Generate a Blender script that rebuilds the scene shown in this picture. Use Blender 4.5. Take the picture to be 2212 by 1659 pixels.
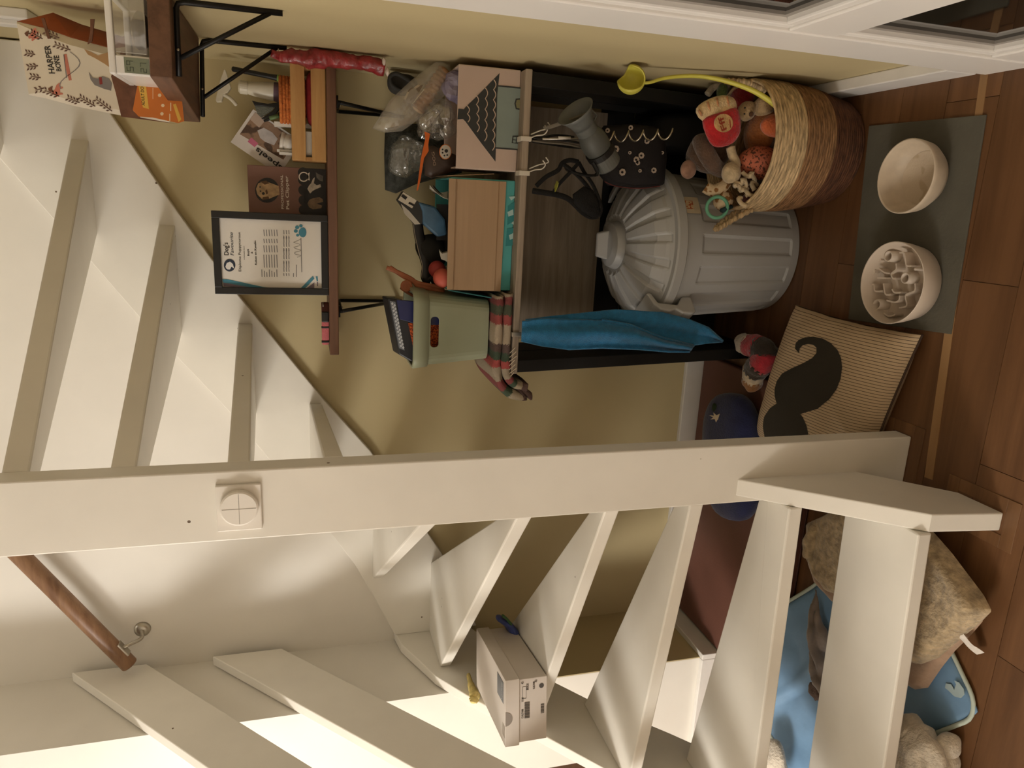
import bpy, bmesh, math, random
from mathutils import Vector, Matrix, noise
random.seed(7)
for o in list(bpy.data.objects): bpy.data.objects.remove(o, do_unlink=True)
scene = bpy.context.scene
COL = scene.collection

# ------------------------------------------------------------------ camera
# The photograph is stored lying on its side: image right = down in the room.
F = 1551.5; YAW, PITCH, ROLL = (math.radians(a) for a in (14.6045, 15.8208, 1.2278))
CAM = Vector((0.0, 0.0, 1.45))
_f = Vector((-math.sin(YAW)*math.cos(PITCH), math.cos(YAW)*math.cos(PITCH), -math.sin(PITCH)))
_r0 = Vector((math.cos(YAW), math.sin(YAW), 0.0)); _d0 = _f.cross(_r0)
_r = _r0*math.cos(ROLL) + _d0*math.sin(ROLL)
_d = _d0*math.cos(ROLL) - _r0*math.sin(ROLL)
cam_data = bpy.data.cameras.new('camera'); cam = bpy.data.objects.new('camera', cam_data); COL.objects.link(cam)
cam_data.sensor_fit = 'HORIZONTAL'; cam_data.sensor_width = 36.0; cam_data.lens = 36.0*F/2212.0
cam_data.clip_start = 0.02
cm = Matrix.Identity(4)
for i, v in enumerate((_d, _r, -_f)):
    for j in range(3): cm[j][i] = v[j]
cm.translation = CAM
cam.matrix_world = cm
scene.camera = cam

# ------------------------------------------------------------------ world, lamps, exposure
w = bpy.data.worlds.new('world'); scene.world = w; w.use_nodes = True
w.node_tree.nodes['Background'].inputs[0].default_value = (0.95, 0.85, 0.70, 1)
w.node_tree.nodes['Background'].inputs[1].default_value = 0.02
def lamp(name, loc, energy, radius, col):
    d = bpy.data.lights.new(name, 'POINT'); d.energy = energy; d.shadow_soft_size = radius; d.color = col
    o = bpy.data.objects.new(name, d); COL.objects.link(o); o.location = loc
    return o
lamp('hall_lamp', (-2.75, 0.55, 1.62), 50, 0.34, (1.0, 0.957, 0.90))       # lamp of the room left of the stairs
lamp('fill_lamp', (-3.45, -0.35, 2.3), 150, 0.36, (1.0, 0.957, 0.90))    # added fill light, unseen, brightens the right wall and door
lamp('landing_lamp', (-0.9, 1.7, 3.7), 11, 0.30, (1.0, 0.957, 0.90))     # lamp on the landing above the stairs
vs = scene.view_settings
vs.view_transform = 'Standard'; vs.look = 'None'; vs.gamma = 1.0; vs.exposure = 0.12
try: vs.use_curve_mapping = False
except Exception: pass

# ------------------------------------------------------------------ pixel -> room helpers (2212 x 1659 frame)
def _ray(x, y):
    u, v = 1659.0-y, x
    return _r*((u-829.5)/F) + _d*((v-1106.0)/F) + _f
def onz(x, y, z=0.0): d = _ray(x, y); return CAM + d*((z-CAM.z)/d.z)
def ony(x, y, Y): d = _ray(x, y); return CAM + d*((Y-CAM.y)/d.y)
def onx(x, y, X): d = _ray(x, y); return CAM + d*((X-CAM.x)/d.x)

# ------------------------------------------------------------------ materials
def lin(c):
    out = []
    for v in c[:3]:
        v = v/255.0
        out.append(v/12.92 if v <= 0.04045 else ((v+0.055)/1.055)**2.4)
    return (out[0], out[1], out[2], 1.0)
_mats = {}
def M(name, rgb, rough=0.6, metal=0.0, var=0.06, vscale=9.0, bump=0.0, bscale=60.0, spec=0.4, sheen=0.0, coord='Object', stretch=(1,1,1), rand=0.0):
    if name in _mats: return _mats[name]
    m = bpy.data.materials.new(name); m.use_nodes = True; _mats[name] = m
    nt = m.node_tree; n = nt.nodes; L = nt.links; b = n['Principled BSDF']
    b.inputs['Roughness'].default_value = rough; b.inputs['Metallic'].default_value = metal
    b.inputs['Specular IOR Level'].default_value = spec
    if sheen: b.inputs['Sheen Weight'].default_value = sheen
    tc = n.new('ShaderNodeTexCoord'); mp = n.new('ShaderNodeMapping'); mp.inputs['Scale'].default_value = stretch
    L.new(tc.outputs[coord], mp.inputs[0])
    nz = n.new('ShaderNodeTexNoise'); nz.inputs['Scale'].default_value = vscale; nz.inputs['Detail'].default_value = 4
    L.new(mp.outputs[0], nz.inputs[0])
    cr = n.new('ShaderNodeValToRGB'); c = lin(rgb)
    cr.color_ramp.elements[0].position = 0.3; cr.color_ramp.elements[1].position = 0.7
    cr.color_ramp.elements[0].color = tuple(max(0, v*(1-var*2)) for v in c[:3])+(1,)
    cr.color_ramp.elements[1].color = tuple(min(1, v*(1+var)) for v in c[:3])+(1,)
    L.new(nz.outputs[0], cr.inputs[0])
    if rand:
        oi = n.new('ShaderNodeObjectInfo'); hv = n.new('ShaderNodeHueSaturation')
        ma = n.new('ShaderNodeMapRange'); ma.inputs[3].default_value = 1-rand; ma.inputs[4].default_value = 1+rand
        L.new(oi.outputs['Random'], ma.inputs[0]); L.new(ma.outputs[0], hv.inputs['Value']); L.new(cr.outputs[0], hv.inputs['Color'])
        L.new(hv.outputs[0], b.inputs['Base Color'])
    else: L.new(cr.outputs[0], b.inputs['Base Color'])
    if bump:
        n2 = n.new('ShaderNodeTexNoise'); n2.inputs['Scale'].default_value = bscale; n2.inputs['Detail'].default_value = 3
        L.new(mp.outputs[0], n2.inputs[0])
        bp = n.new('ShaderNodeBump'); bp.inputs['Strength'].default_value = bump; bp.inputs['Distance'].default_value = 0.004
        L.new(n2.outputs[0], bp.inputs['Height']); L.new(bp.outputs[0], b.inputs['Normal'])
    return m
def wood(name, rgb, dark, axis=0, rough=0.5, scale=1.0, rand=0.0):
    """grain running along local axis"""
    if name in _mats: return _mats[name]
    m = bpy.data.materials.new(name); m.use_nodes = True; _mats[name] = m
    nt = m.node_tree; n = nt.nodes; L = nt.links; b = n['Principled BSDF']
    b.inputs['Roughness'].default_value = rough
    tc = n.new('ShaderNodeTexCoord'); mp = n.new('ShaderNodeMapping')
    s = [26*scale]*3; s[axis] = 1.6*scale; mp.inputs['Scale'].default_value = s
    L.new(tc.outputs['Object'], mp.inputs[0])
    oi = n.new('ShaderNodeObjectInfo'); ad = n.new('ShaderNodeVectorMath'); ad.operation = 'ADD'
    mu = n.new('ShaderNodeMath'); mu.operation = 'MULTIPLY'; mu.inputs[1].default_value = 37.0
    L.new(oi.outputs['Random'], mu.inputs[0]); L.new(mp.outputs[0], ad.inputs[0]); L.new(mu.outputs[0], ad.inputs[1])
    nz = n.new('ShaderNodeTexNoise'); nz.inputs['Scale'].default_value = 1.0; nz.inputs['Detail'].default_value = 6; nz.inputs['Roughness'].default_value = 0.65
    nz.inputs['Distortion'].default_value = 0.4
    L.new(ad.outputs[0], nz.inputs[0])
    cr = n.new('ShaderNodeValToRGB')
    cr.color_ramp.elements[0].position = 0.32; cr.color_ramp.elements[1].position = 0.62
    cr.color_ramp.elements[0].color = lin(dark); cr.color_ramp.elements[1].color = lin(rgb)
    L.new(nz.outputs[0], cr.inputs[0])
    hv = n.new('ShaderNodeHueSaturation')
    ma = n.new('ShaderNodeMapRange'); ma.inputs[3].default_value = 1-rand; ma.inputs[4].default_value = 1+rand
    L.new(oi.outputs['Random'], ma.inputs[0]); L.new(ma.outputs[0], hv.inputs['Value']); L.new(cr.outputs[0], hv.inputs['Color'])
    L.new(hv.outputs[0], b.inputs['Base Color'])
    bp = n.new('ShaderNodeBump'); bp.inputs['Strength'].default_value = 0.12; bp.inputs['Distance'].default_value = 0.003
    L.new(nz.outputs[0], bp.inputs['Height']); L.new(bp.outputs[0], b.inputs['Normal'])
    return m
def clear(name, tint=(235,228,215), haze=0.18, gloss=0.14, rough=0.12, bump=0.6, bscale=25.0):
    """thin crinkled plastic film / clear tub"""
    if name in _mats: return _mats[name]
    m = bpy.data.materials.new(name); m.use_nodes = True; _mats[name] = m
    nt = m.node_tree; n = nt.nodes; L = nt.links
    n.remove(n['Principled BSDF']); out = n['Material Output']
    tr = n.new('ShaderNodeBsdfTransparent'); df = n.new('ShaderNodeBsdfDiffuse'); gl = n.new('ShaderNodeBsdfGlossy')
    df.inputs[0].default_value = lin(tint); gl.inputs['Roughness'].default_value = rough
    tc = n.new('ShaderNodeTexCoord'); nz = n.new('ShaderNodeTexNoise'); nz.inputs['Scale'].default_value = bscale
    L.new(tc.outputs['Object'], nz.inputs[0])
    bp = n.new('ShaderNodeBump'); bp.inputs['Strength'].default_value = bump; bp.inputs['Distance'].default_value = 0.01
    L.new(nz.outputs[0], bp.inputs['Height']); L.new(bp.outputs[0], gl.inputs['Normal'])
    m1 = n.new('ShaderNodeMixShader'); m1.inputs[0].default_value = haze; L.new(tr.outputs[0], m1.inputs[1]); L.new(df.outputs[0], m1.inputs[2])
    m2 = n.new('ShaderNodeMixShader'); m2.inputs[0].default_value = gloss; L.new(m1.outputs[0], m2.inputs[1]); L.new(gl.outputs[0], m2.inputs[2])
    L.new(m2.outputs[0], out.inputs[0])
    return m
def chipped(name, rgb, rough=0.35):
    """gloss paint with sparse dark chips where the wood shows"""
    m = M(name, rgb, rough, var=0.025, vscale=6, bump=0.10, bscale=22)
    nt = m.node_tree; n = nt.nodes; L = nt.links; b = n['Principled BSDF']
    old = b.inputs['Base Color'].links[0].from_socket; tc = n.new('ShaderNodeTexCoord')
    vo = n.new('ShaderNodeTexVoronoi'); vo.inputs['Scale'].default_value = 10.0; L.new(tc.outputs['Object'], vo.inputs[0])
    lt = n.new('ShaderNodeMath'); lt.operation = 'LESS_THAN'; lt.inputs[1].default_value = 0.030; L.new(vo.outputs['Distance'], lt.inputs[0])
    mx = n.new('ShaderNodeMix'); mx.data_type = 'RGBA'; mx.inputs[7].default_value = lin((110,92,74))
    L.new(lt.outputs[0], mx.inputs[0]); L.new(old, mx.inputs[6]); L.new(mx.outputs[2], b.inputs['Base Color'])
    return m
def stripes(name, base, line, freq, duty=0.1, axis=0, rough=0.85, bump=0.15, coord='UV'):
    """printed stripes across one axis of the cloth"""
    if name in _mats: return _mats[name]
    m = bpy.data.materials.new(name); m.use_nodes = True; _mats[name] = m
    nt = m.node_tree; n = nt.nodes; L = nt.links; b = n['Principled BSDF']; b.inputs['Roughness'].default_value = rough
    tc = n.new('ShaderNodeTexCoord'); sx = n.new('ShaderNodeSeparateXYZ'); L.new(tc.outputs[coord], sx.inputs[0])
    mu = n.new('ShaderNodeMath'); mu.operation = 'MULTIPLY'; mu.inputs[1].default_value = freq; L.new(sx.outputs[axis], mu.inputs[0])
    fr = n.new('ShaderNodeMath'); fr.operation = 'FRACT'; L.new(mu.outputs[0], fr.inputs[0])
    lt = n.new('ShaderNodeMath'); lt.operation = 'LESS_THAN'; lt.inputs[1].default_value = duty; L.new(fr.outputs[0], lt.inputs[0])
    nz = n.new('ShaderNodeTexNoise'); nz.inputs['Scale'].default_value = 300; L.new(tc.outputs['Object'], nz.inputs[0])
    mx = n.new('ShaderNodeMix'); mx.data_type = 'RGBA'; L.new(lt.outputs[0], mx.inputs[0])
    mx.inputs[6].default_value = lin(base); mx.inputs[7].default_value = lin(line)
    L.new(mx.outputs[2], b.inputs['Base Color'])
    bp = n.new('ShaderNodeBump'); bp.inputs['Strength'].default_value = bump; bp.inputs['Distance'].default_value = 0.002
    L.new(nz.outputs[0], bp.inputs['Height']); L.new(bp.outputs[0], b.inputs['Normal'])
    return m
def ramp_bands(name, stops, axis, lo, hi, coord='Object', rough=0.9, noise_amt=0.02, bscale=150, bump=0.4):
    """bands of dyed colour along one axis (plaid weave, jute...)"""
    if name in _mats: return _mats[name]
    m = bpy.data.materials.new(name); m.use_nodes = True; _mats[name] = m
    nt = m.node_tree; n = nt.nodes; L = nt.links; b = n['Principled BSDF']; b.inputs['Roughness'].default_value = rough
    tc = n.new('ShaderNodeTexCoord'); sx = n.new('ShaderNodeSeparateXYZ'); L.new(tc.outputs[coord], sx.inputs[0])
    mr = n.new('ShaderNodeMapRange'); mr.inputs[1].default_value = lo; mr.inputs[2].default_value = hi; L.new(sx.outputs[axis], mr.inputs[0])
    nz = n.new('ShaderNodeTexNoise'); nz.inputs['Scale'].default_value = bscale; L.new(tc.outputs['Object'], nz.inputs[0])
    ad = n.new('ShaderNodeMath'); ad.operation = 'MULTIPLY_ADD'; ad.inputs[1].default_value = noise_amt; L.new(nz.outputs[0], ad.inputs[0]); L.new(mr.outputs[0], ad.inputs[2])
    cr = n.new('ShaderNodeValToRGB'); cr.color_ramp.interpolation = 'CONSTANT'
    while len(cr.color_ramp.elements) < len(stops): cr.color_ramp.elements.new(0.5)
    for e, (p, c) in zip(cr.color_ramp.elements, stops): e.position = p; e.color = lin(c)
    L.new(ad.outputs[0], cr.inputs[0]); L.new(cr.outputs[0], b.inputs['Base Color'])
    bp = n.new('ShaderNodeBump'); bp.inputs['Strength'].default_value = bump; bp.inputs['Distance'].default_value = 0.003
    L.new(nz.outputs[0], bp.inputs['Height']); L.new(bp.outputs[0], b.inputs['Normal'])
    return m
def spots(name, base, spot, scale, thr=0.45, rough=0.9):
    if name in _mats: return _mats[name]
    m = bpy.data.materials.new(name); m.use_nodes = True; _mats[name] = m
    nt = m.node_tree; n = nt.nodes; L = nt.links; b = n['Principled BSDF']; b.inputs['Roughness'].default_value = rough
    tc = n.new('ShaderNodeTexCoord'); nz = n.new('ShaderNodeTexNoise'); nz.inputs['Scale'].default_value = scale; nz.inputs['Detail'].default_value = 1
    L.new(tc.outputs['Object'], nz.inputs[0])
    cr = n.new('ShaderNodeValToRGB'); cr.color_ramp.elements[0].position = thr; cr.color_ramp.elements[1].position = thr+0.05
    cr.color_ramp.elements[0].color = lin(spot); cr.color_ramp.elements[1].color = lin(base)
    L.new(nz.outputs[0], cr.inputs[0]); L.new(cr.outputs[0], b.inputs['Base Color'])
    n2 = n.new('ShaderNodeTexNoise'); n2.inputs['Scale'].default_value = 180; L.new(tc.outputs['Object'], n2.inputs[0])
    bp = n.new('ShaderNodeBump'); bp.inputs['Strength'].default_value = 0.4; bp.inputs['Distance'].default_value = 0.003
    L.new(n2.outputs[0], bp.inputs['Height']); L.new(bp.outputs[0], b.inputs['Normal'])
    return m

# ------------------------------------------------------------------ mesh building
class B:
    def __init__(s): s.v = []; s.f = []; s.uv = None
    def add(s, vs, fs, T=None):
        o = len(s.v)
        for p in vs:
            p = Vector(p); s.v.append(T @ p if T is not None else p)
        s.f += [tuple(i+o for i in f) for f in fs]
        return s
    def box(s, lo, hi, T=None):
        x0,y0,z0 = lo; x1,y1,z1 = hi
        return s.add([(x0,y0,z0),(x1,y0,z0),(x1,y1,z0),(x0,y1,z0),(x0,y0,z1),(x1,y0,z1),(x1,y1,z1),(x0,y1,z1)],
                     [(0,3,2,1),(4,5,6,7),(0,1,5,4),(1,2,6,5),(2,3,7,6),(3,0,4,7)], T)
    def slab(s, top, bot):
        """prism between two matching outlines"""
        n = len(top)
        return s.add(list(top)+list(bot), [tuple(range(n)), tuple(range(2*n-1, n-1, -1))]+[(i, i+n, (i+1)%n+n, (i+1)%n) for i in range(n)])
    def prism(s, poly, h, T=None, z0=0.0):
        n = len(poly)
        return s.add([(p[0],p[1],z0) for p in poly]+[(p[0],p[1],z0+h) for p in poly],
                     [tuple(range(n-1,-1,-1)), tuple(range(n,2*n))]+[(i,(i+1)%n,(i+1)%n+n,i+n) for i in range(n)], T)
    def rings(s, rings, closed=False, caps=True):
        n = len(rings[0]); o = len(s.v)
        for r in rings: s.v += [Vector(p) for p in r]
        k = len(rings)
        for i in range(k if closed else k-1):
            a = o+i*n; b = o+((i+1)%k)*n
            for j in range(n): s.f.append((a+j, a+(j+1)%n, b+(j+1)%n, b+j))
        if caps and not closed:
            s.f.append(tuple(range(o+n-1, o-1, -1))); s.f.append(tuple(range(o+(k-1)*n, o+k*n)))
        return s
    def tube(s, pts, r, n=8, closed=False, flat=1.0, up=None):
        pts = [Vector(p) for p in pts]; k = len(pts); rs = r if isinstance(r, (list, tuple)) else [r]*k
        rings = []; prev = Vector(up) if up else None
        for i in range(k):
            if closed: t = pts[(i+1)%k]-pts[i-1]
            else: t = pts[min(i+1,k-1)]-pts[max(i-1,0)]
            if t.length < 1e-9: t = Vector((0,0,1))
            t.normalize()
            if prev is None: prev = Vector((0,0,1)) if abs(t.z) < 0.9 else Vector((1,0,0))
            a = (prev - t*prev.dot(t))
            if a.length < 1e-6: a = t.orthogonal()
            a.normalize(); b = t.cross(a)
            if up is None: prev = a
            rings.append([pts[i]+(a*math.cos(2*math.pi*j/n)*flat+b*math.sin(2*math.pi*j/n))*rs[i] for j in range(n)])
        return s.rings(rings, closed)
    def lathe(s, prof, n=28, T=None, caps=False, a0=0.0, a1=2*math.pi):
        full = abs(a1-a0-2*math.pi) < 1e-6; m = n if full else n+1; o = len(s.v)
        for r, z in prof:
            for j in range(m):
                a = a0+(a1-a0)*j/n; p = Vector((r*math.cos(a), r*math.sin(a), z)); s.v.append(T @ p if T is not None else p)
        for i in range(len(prof)-1):
            for j in range(n):
                j2 = (j+1)%m if full else j+1
                s.f.append((o+i*m+j, o+i*m+j2, o+(i+1)*m+j2, o+(i+1)*m+j))
        if caps and full:
            s.f.append(tuple(range(o+m-1, o-1, -1))); s.f.append(tuple(range(o+(len(prof)-1)*m, o+len(prof)*m)))
        return s
    def ell(s, c, r, nu=16, nv=10, T=None, nz=0.0, ns=8.0, p=2.0):
        """(super)ellipsoid with optional lumpy noise"""
        c = Vector(c); rings = []
        def sg(x): return math.copysign(abs(x)**(2.0/p), x)
        for i in range(nv+1):
            th = -math.pi/2+math.pi*i/nv; th = max(-math.pi/2+0.05, min(math.pi/2-0.05, th)); ring = []
            for j in range(nu):
                ph = 2*math.pi*j/nu
                q = Vector((r[0]*sg(math.cos(th))*sg(math.cos(ph)), r[1]*sg(math.cos(th))*sg(math.sin(ph)), r[2]*sg(math.sin(th))))
                if nz: q *= 1+nz*noise.noise((q+c*3)*ns)
                q = q+c
                ring.append(T @ q if T is not None else q)
            rings.append(ring)
        return s.rings(rings)
    def grid(s, fn, nu, nv):
        o = len(s.v)
        for i in range(nu+1):
            for j in range(nv+1): s.v.append(Vector(fn(i/nu, j/nv)))
        for i in range(nu):
            for j in range(nv):
                a = o+i*(nv+1)+j; s.f.append((a, a+nv+1, a+nv+2, a+1))
        if o == 0: s.uv = (nu, nv)
        return s

def _link(name, mesh, m, parent):
    o = bpy.data.objects.new(name, mesh); COL.objects.link(o)
    if m is not None and len(mesh.materials) == 0: mesh.materials.append(m)
    if parent is not None: o.parent = parent
    return o
def obj(name, b, m, parent=None, smooth=False, bevel=0.0, sub=0, solid=0.0, world=True, seg=2, angle=35):
    """links what b holds as ONE mesh; world=True: b is in room coordinates"""
    me = bpy.data.meshes.new(name)
    vs_ = b.v
    if parent is not None and world:
        mw = Matrix.Identity(4); p = parent
        while p is not None: mw = LOC.get(p.name, Matrix.Identity(4)) @ mw; p = p.parent
        inv = mw.inverted(); vs_ = [inv @ v for v in vs_]
    elif parent is None:
        # origin at the base of the thing
        lo = Vector((min(v.x for v in vs_), min(v.y for v in vs_), min(v.z for v in vs_))); hi = Vector((max(v.x for v in vs_), max(v.y for v in vs_), 0))
        org = Vector(((lo.x+hi.x)/2, (lo.y+hi.y)/2, lo.z)); vs_ = [v-org for v in vs_]
    me.from_pydata([tuple(v) for v in vs_], [], b.f); me.update()
    if b.uv:
        nu, nv = b.uv; ul = me.uv_layers.new(name='UVMap'); N = (nu+1)*(nv+1)
        for lp in me.loops:
            i = lp.vertex_index
            if i < N: ul.data[lp.index].uv = ((i//(nv+1))/nu, (i%(nv+1))/nv)
    bm = bmesh.new(); bm.from_mesh(me); bmesh.ops.recalc_face_normals(bm, faces=bm.faces)
    bm.to_mesh(me); bm.free()
    if smooth:
        for p in me.polygons: p.use_smooth = True
    o = _link(name, me, m, parent)
    if parent is None: o.location = org; LOC[o.name] = Matrix.Translation(org)
    if solid:
        md = o.modifiers.new('solid', 'SOLIDIFY'); md.thickness = solid; md.offset = 0
    if bevel:
        md = o.modifiers.new('bevel', 'BEVEL'); md.width = bevel; md.segments = seg; md.limit_method = 'ANGLE'; md.angle_limit = math.radians(angle)
    if sub:
        md = o.modifiers.new('sub', 'SUBSURF'); md.levels = sub; md.render_levels = sub
    return o
LOC = {}
def tag(o, label, cat, group=None):
    o['label'] = label; o['category'] = cat
    if group: o['group'] = group
    return o
def struct(o, label=None):
    o['kind'] = 'structure'
    if label: o['label'] = label
    return o
def thing(name, label, cat, loc=(0,0,0), rotz=0.0, group=None, mat=None):
    o = bpy.data.objects.new(name, None); COL.objects.link(o); o.empty_display_size = 0.05
    mw = mat if mat is not None else Matrix.Translation(Vector(loc)) @ Matrix.Rotation(rotz, 4, 'Z')
    o.matrix_world = mw; LOC[o.name] = mw.copy()
    return tag(o, label, cat, group)
def frame_m(o, x, up):
    """frame with local x along x, local y along up, local z = outward normal"""
    x = Vector(x).normalized(); up = Vector(up); up = (up-x*up.dot(x)).normalized(); n = x.cross(up)
    m = Matrix.Identity(4)
    for i, v in enumerate((x, up, n)):
        for j in range(3): m[j][i] = v[j]
    m.translation = Vector(o); return m
FRONT = lambda o: frame_m(o, (1,0,0), (0,0,1))
_dg = None
def text(body, size, m, parent, T, name='lettering', ext=0.0004, align='LEFT', sx=1.0, shear=0.0, res=3, bold=0.0):
    cu = bpy.data.curves.new(name, 'FONT'); cu.body = body; cu.size = size; cu.extrude = ext; cu.align_x = align; cu.resolution_u = res; cu.shear = shear; cu.offset = bold
    t = bpy.data.objects.new(name, cu); COL.objects.link(t)
    dg = bpy.context.evaluated_depsgraph_get(); ev = t.evaluated_get(dg)
    me = bpy.data.meshes.new_from_object(ev); bpy.data.objects.remove(t, do_unlink=True); bpy.data.curves.remove(cu)
    b = B(); b.v = [T @ Vector((v.co.x*sx, v.co.y, v.co.z)) for v in me.vertices]; b.f = [tuple(p.vertices) for p in me.polygons]
    bpy.data.meshes.remove(me)
    return obj(name, b, m, parent)
def decal(name, pts, T, m, parent, h=0.0006, z0=0.0):
    return obj(name, B().prism(pts, h, T, z0), m, parent)
def circle(cx, cy, r, n=20, ry=None, a0=0.0, a1=2*math.pi):
    ry = r if ry is None else ry
    return [(cx+r*math.cos(a0+(a1-a0)*i/n), cy+ry*math.sin(a0+(a1-a0)*i/n)) for i in range(n)]
def pxpoly(pts, Y): return [ony(x, y, Y) for x, y in pts]
def pxdecal(name, pts, Y, m, parent, h=0.0008):
    """flat print on a surface that faces the camera side (plane of constant Y)"""
    t = [Vector((p.x, Y-h, p.z)) for p in pxpoly(pts, Y)]; b_ = [Vector((p.x, Y, p.z)) for p in t]
    return obj(name, B().slab(t, b_), m, parent)
def spline(pts, n=6):
    """Catmull-Rom through points"""
    P = [Vector(p) for p in pts]; out = []
    for i in range(len(P)-1):
        p0 = P[max(i-1,0)]; p1 = P[i]; p2 = P[i+1]; p3 = P[min(i+2,len(P)-1)]
        for k in range(n):
            t = k/n
            out.append(0.5*((2*p1)+(p2-p0)*t+(2*p0-5*p1+4*p2-p3)*t*t+(3*p1-p0-3*p2+p3)*t**3))
    out.append(P[-1]); return out
def openbox(b, lo, hi, t, T=None, floor=True):
    x0,y0,z0 = lo; x1,y1,z1 = hi
    b.box((x0,y0,z0),(x1,y0+t,z1),T); b.box((x0,y1-t,z0),(x1,y1,z1),T)
    b.box((x0,y0+t,z0),(x0+t,y1-t,z1),T); b.box((x1-t,y0+t,z0),(x1,y1-t,z1),T)
    if floor: b.box((x0+t,y0+t,z0),(x1-t,y1-t,z0+t),T)
    return b
# ================================================================== the setting
XR, YB, XL, YP = 0.36, 2.36, -1.58, 2.026     # right wall, back wall, left niche wall, pier front
white = M('white_paint', (236,231,221), 0.45, var=0.02, vscale=5, bump=0.10, bscale=14)
white_gloss = chipped('white_stair_paint', (238,233,222))
olive = M('olive_paint', (198,182,140), 0.7, var=0.02, vscale=4, bump=0.06, bscale=90)
base_m = M('white_trim_paint', (232,228,222), 0.4, var=0.03, vscale=12)
lam = wood('laminate', (116,80,50), (86,56,32), axis=0, rough=0.42, scale=0.55, rand=0.10)
lam_light = wood('light_laminate', (158,122,82), (138,102,66), axis=0, rough=0.42, scale=0.55)

floor = struct(obj('floor', B().box((-5,-2.6,-0.12),(2.4,6.2,-0.004)), lam))
pw, pl = 0.138, 1.19
pm = bpy.data.meshes.new('plank'); b = B().box((0,0,-0.006),(pl-0.0015,pw-0.0012,0)); pm.from_pydata([tuple(v) for v in b.v], [], b.f); pm.materials.append(lam)
for i in range(16):
    y = 0.35+i*pw; off = (i*0.397) % pl
    for k in range(-1, 3):
        x = -2.5+off+k*pl
        if x > XR-0.02: continue
        if y > 1.6 and x+pl < -2.0: continue
        o = bpy.data.objects.new('plank', pm); COL.objects.link(o); o.parent = floor; o.location = Vector((x, y, 0))-floor.location
# light strip let into the floor
p0, p1 = Vector((0.335,1.374,0)), Vector((-0.60,1.312,0)); nrm = Vector((0.066,-1,0)).normalized()*0.024
struct(obj('trim_1', B().slab([p0+Vector((0,0,.0016)),p1+Vector((0,0,.0016)),p1+nrm+Vector((0,0,.0016)),p0+nrm*0.8+Vector((0,0,.0016))],[p0-Vector((0,0,.002)),p1-Vector((0,0,.002)),p1+nrm-Vector((0,0,.002)),p0+nrm*0.8-Vector((0,0,.002))]), lam_light))

def wallpoly(name, quads, thick, lab=None):
    """wall from (outline, normal offset, material) pieces"""
# back wall: white above the stringboard line, olive below
rake = [(XR,2.25),(-0.21,1.86),(-0.68,1.54),(-1.14,1.21),(-1.42,1.09),(XL-0.0,1.02)]
def wall_xz(name, polys, y0, y1):
    me_b = B(); idx = []
    for poly, mi in polys:
        s = len(me_b.f); me_b.slab([Vector((x,y0,z)) for x,z in poly],[Vector((x,y1,z)) for x,z in poly]); idx += [mi]*(len(me_b.f)-s)
    o = obj(name, me_b, olive); o.data.materials.append(white)
    for p, i in zip(o.data.polygons, idx): p.material_index = i
    return struct(o)
up = [(x,z) for x,z in rake]; H = 4.4
wall_xz('wall_back', [(up+[(XL-0.1,1.02),(XL-0.1,-0.02),(XR+0.1,-0.02),(XR+0.1,2.31)],0), (up[::-1]+[(XR+0.1,2.31),(XR+0.1,H),(XL-0.1,H),(XL-0.1,1.02)],1)], YB, YB+0.12)
# left niche wall (end of the pier), olive low, white above; the pier's front is white
b = B(); b.box((XL-0.375,YP,-0.01),(XL-0.004,YB+0.12,H))
struct(obj('wall_left', b, white))
b = B().slab([Vector((XL,y,z)) for y,z in ((YP+0.0,-0.005),(YB,-0.005),(YB,1.02),(YP+0.0,0.80))],[Vector((XL-0.0045,y,z)) for y,z in ((YP+0.0,-0.005),(YB,-0.005),(YB,1.02),(YP+0.0,0.80))])
struct(obj('wall_left_lower', b, olive))
struct(obj('wall_right', B().box((XR,-2.6,-0.01),(XR+0.12,YB+0.12,H)), olive))
struct(obj('wall_front', B().box((-5,-2.72,-0.01),(XR+0.12,-2.6,H)), white))
struct(obj('wall_far', B().box((-5,6.0,-0.01),(XL-0.3,6.12,2.7)), white))
struct(obj('wall_side', B().box((-5.12,-2.6,-0.01),(-5,6.1,H)), white))
struct(obj('wall_passage', B().box((XL-0.375,YB+0.12,-0.01),(XL-0.25,6.1,2.7)), white))
# ceilings: room ceiling with the stairwell left open, landing ceiling above it
b = B(); b.box((-5,-2.6,2.62),(XR,1.0,2.74)); b.box((-5,1.0,2.62),(XL-0.10,6.1,2.74))
struct(obj('ceiling', b, white))
b = B(); b.box((XL-0.2,0.88,2.62),(XR,1.0,H)); b.box((XL-0.2,1.0,2.62),(XL-0.1,YP,H)); b.box((XL-0.2,0.9,H),(XR,YB,H+0.1))
struct(obj('ceiling_landing', b, white))

# baseboards
def bboard(name, lo, hi):
    return struct(obj(name, B().box(lo, hi), base_m, bevel=0.003))
bboard('baseboard_back', (XL+0.022,YB-0.020,0),(XR-0.03,YB,0.088))
bboard('baseboard_left', (XL,YP-0.02,0),(XL+0.022,YB-0.02,0.088))
bboard('baseboard_pier', (XL-0.40,YP-0.02,0),(XL,YP,0.088))
bboard('baseboard_right', (XR-0.030,1.385,0),(XR,YB,0.085))

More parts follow.
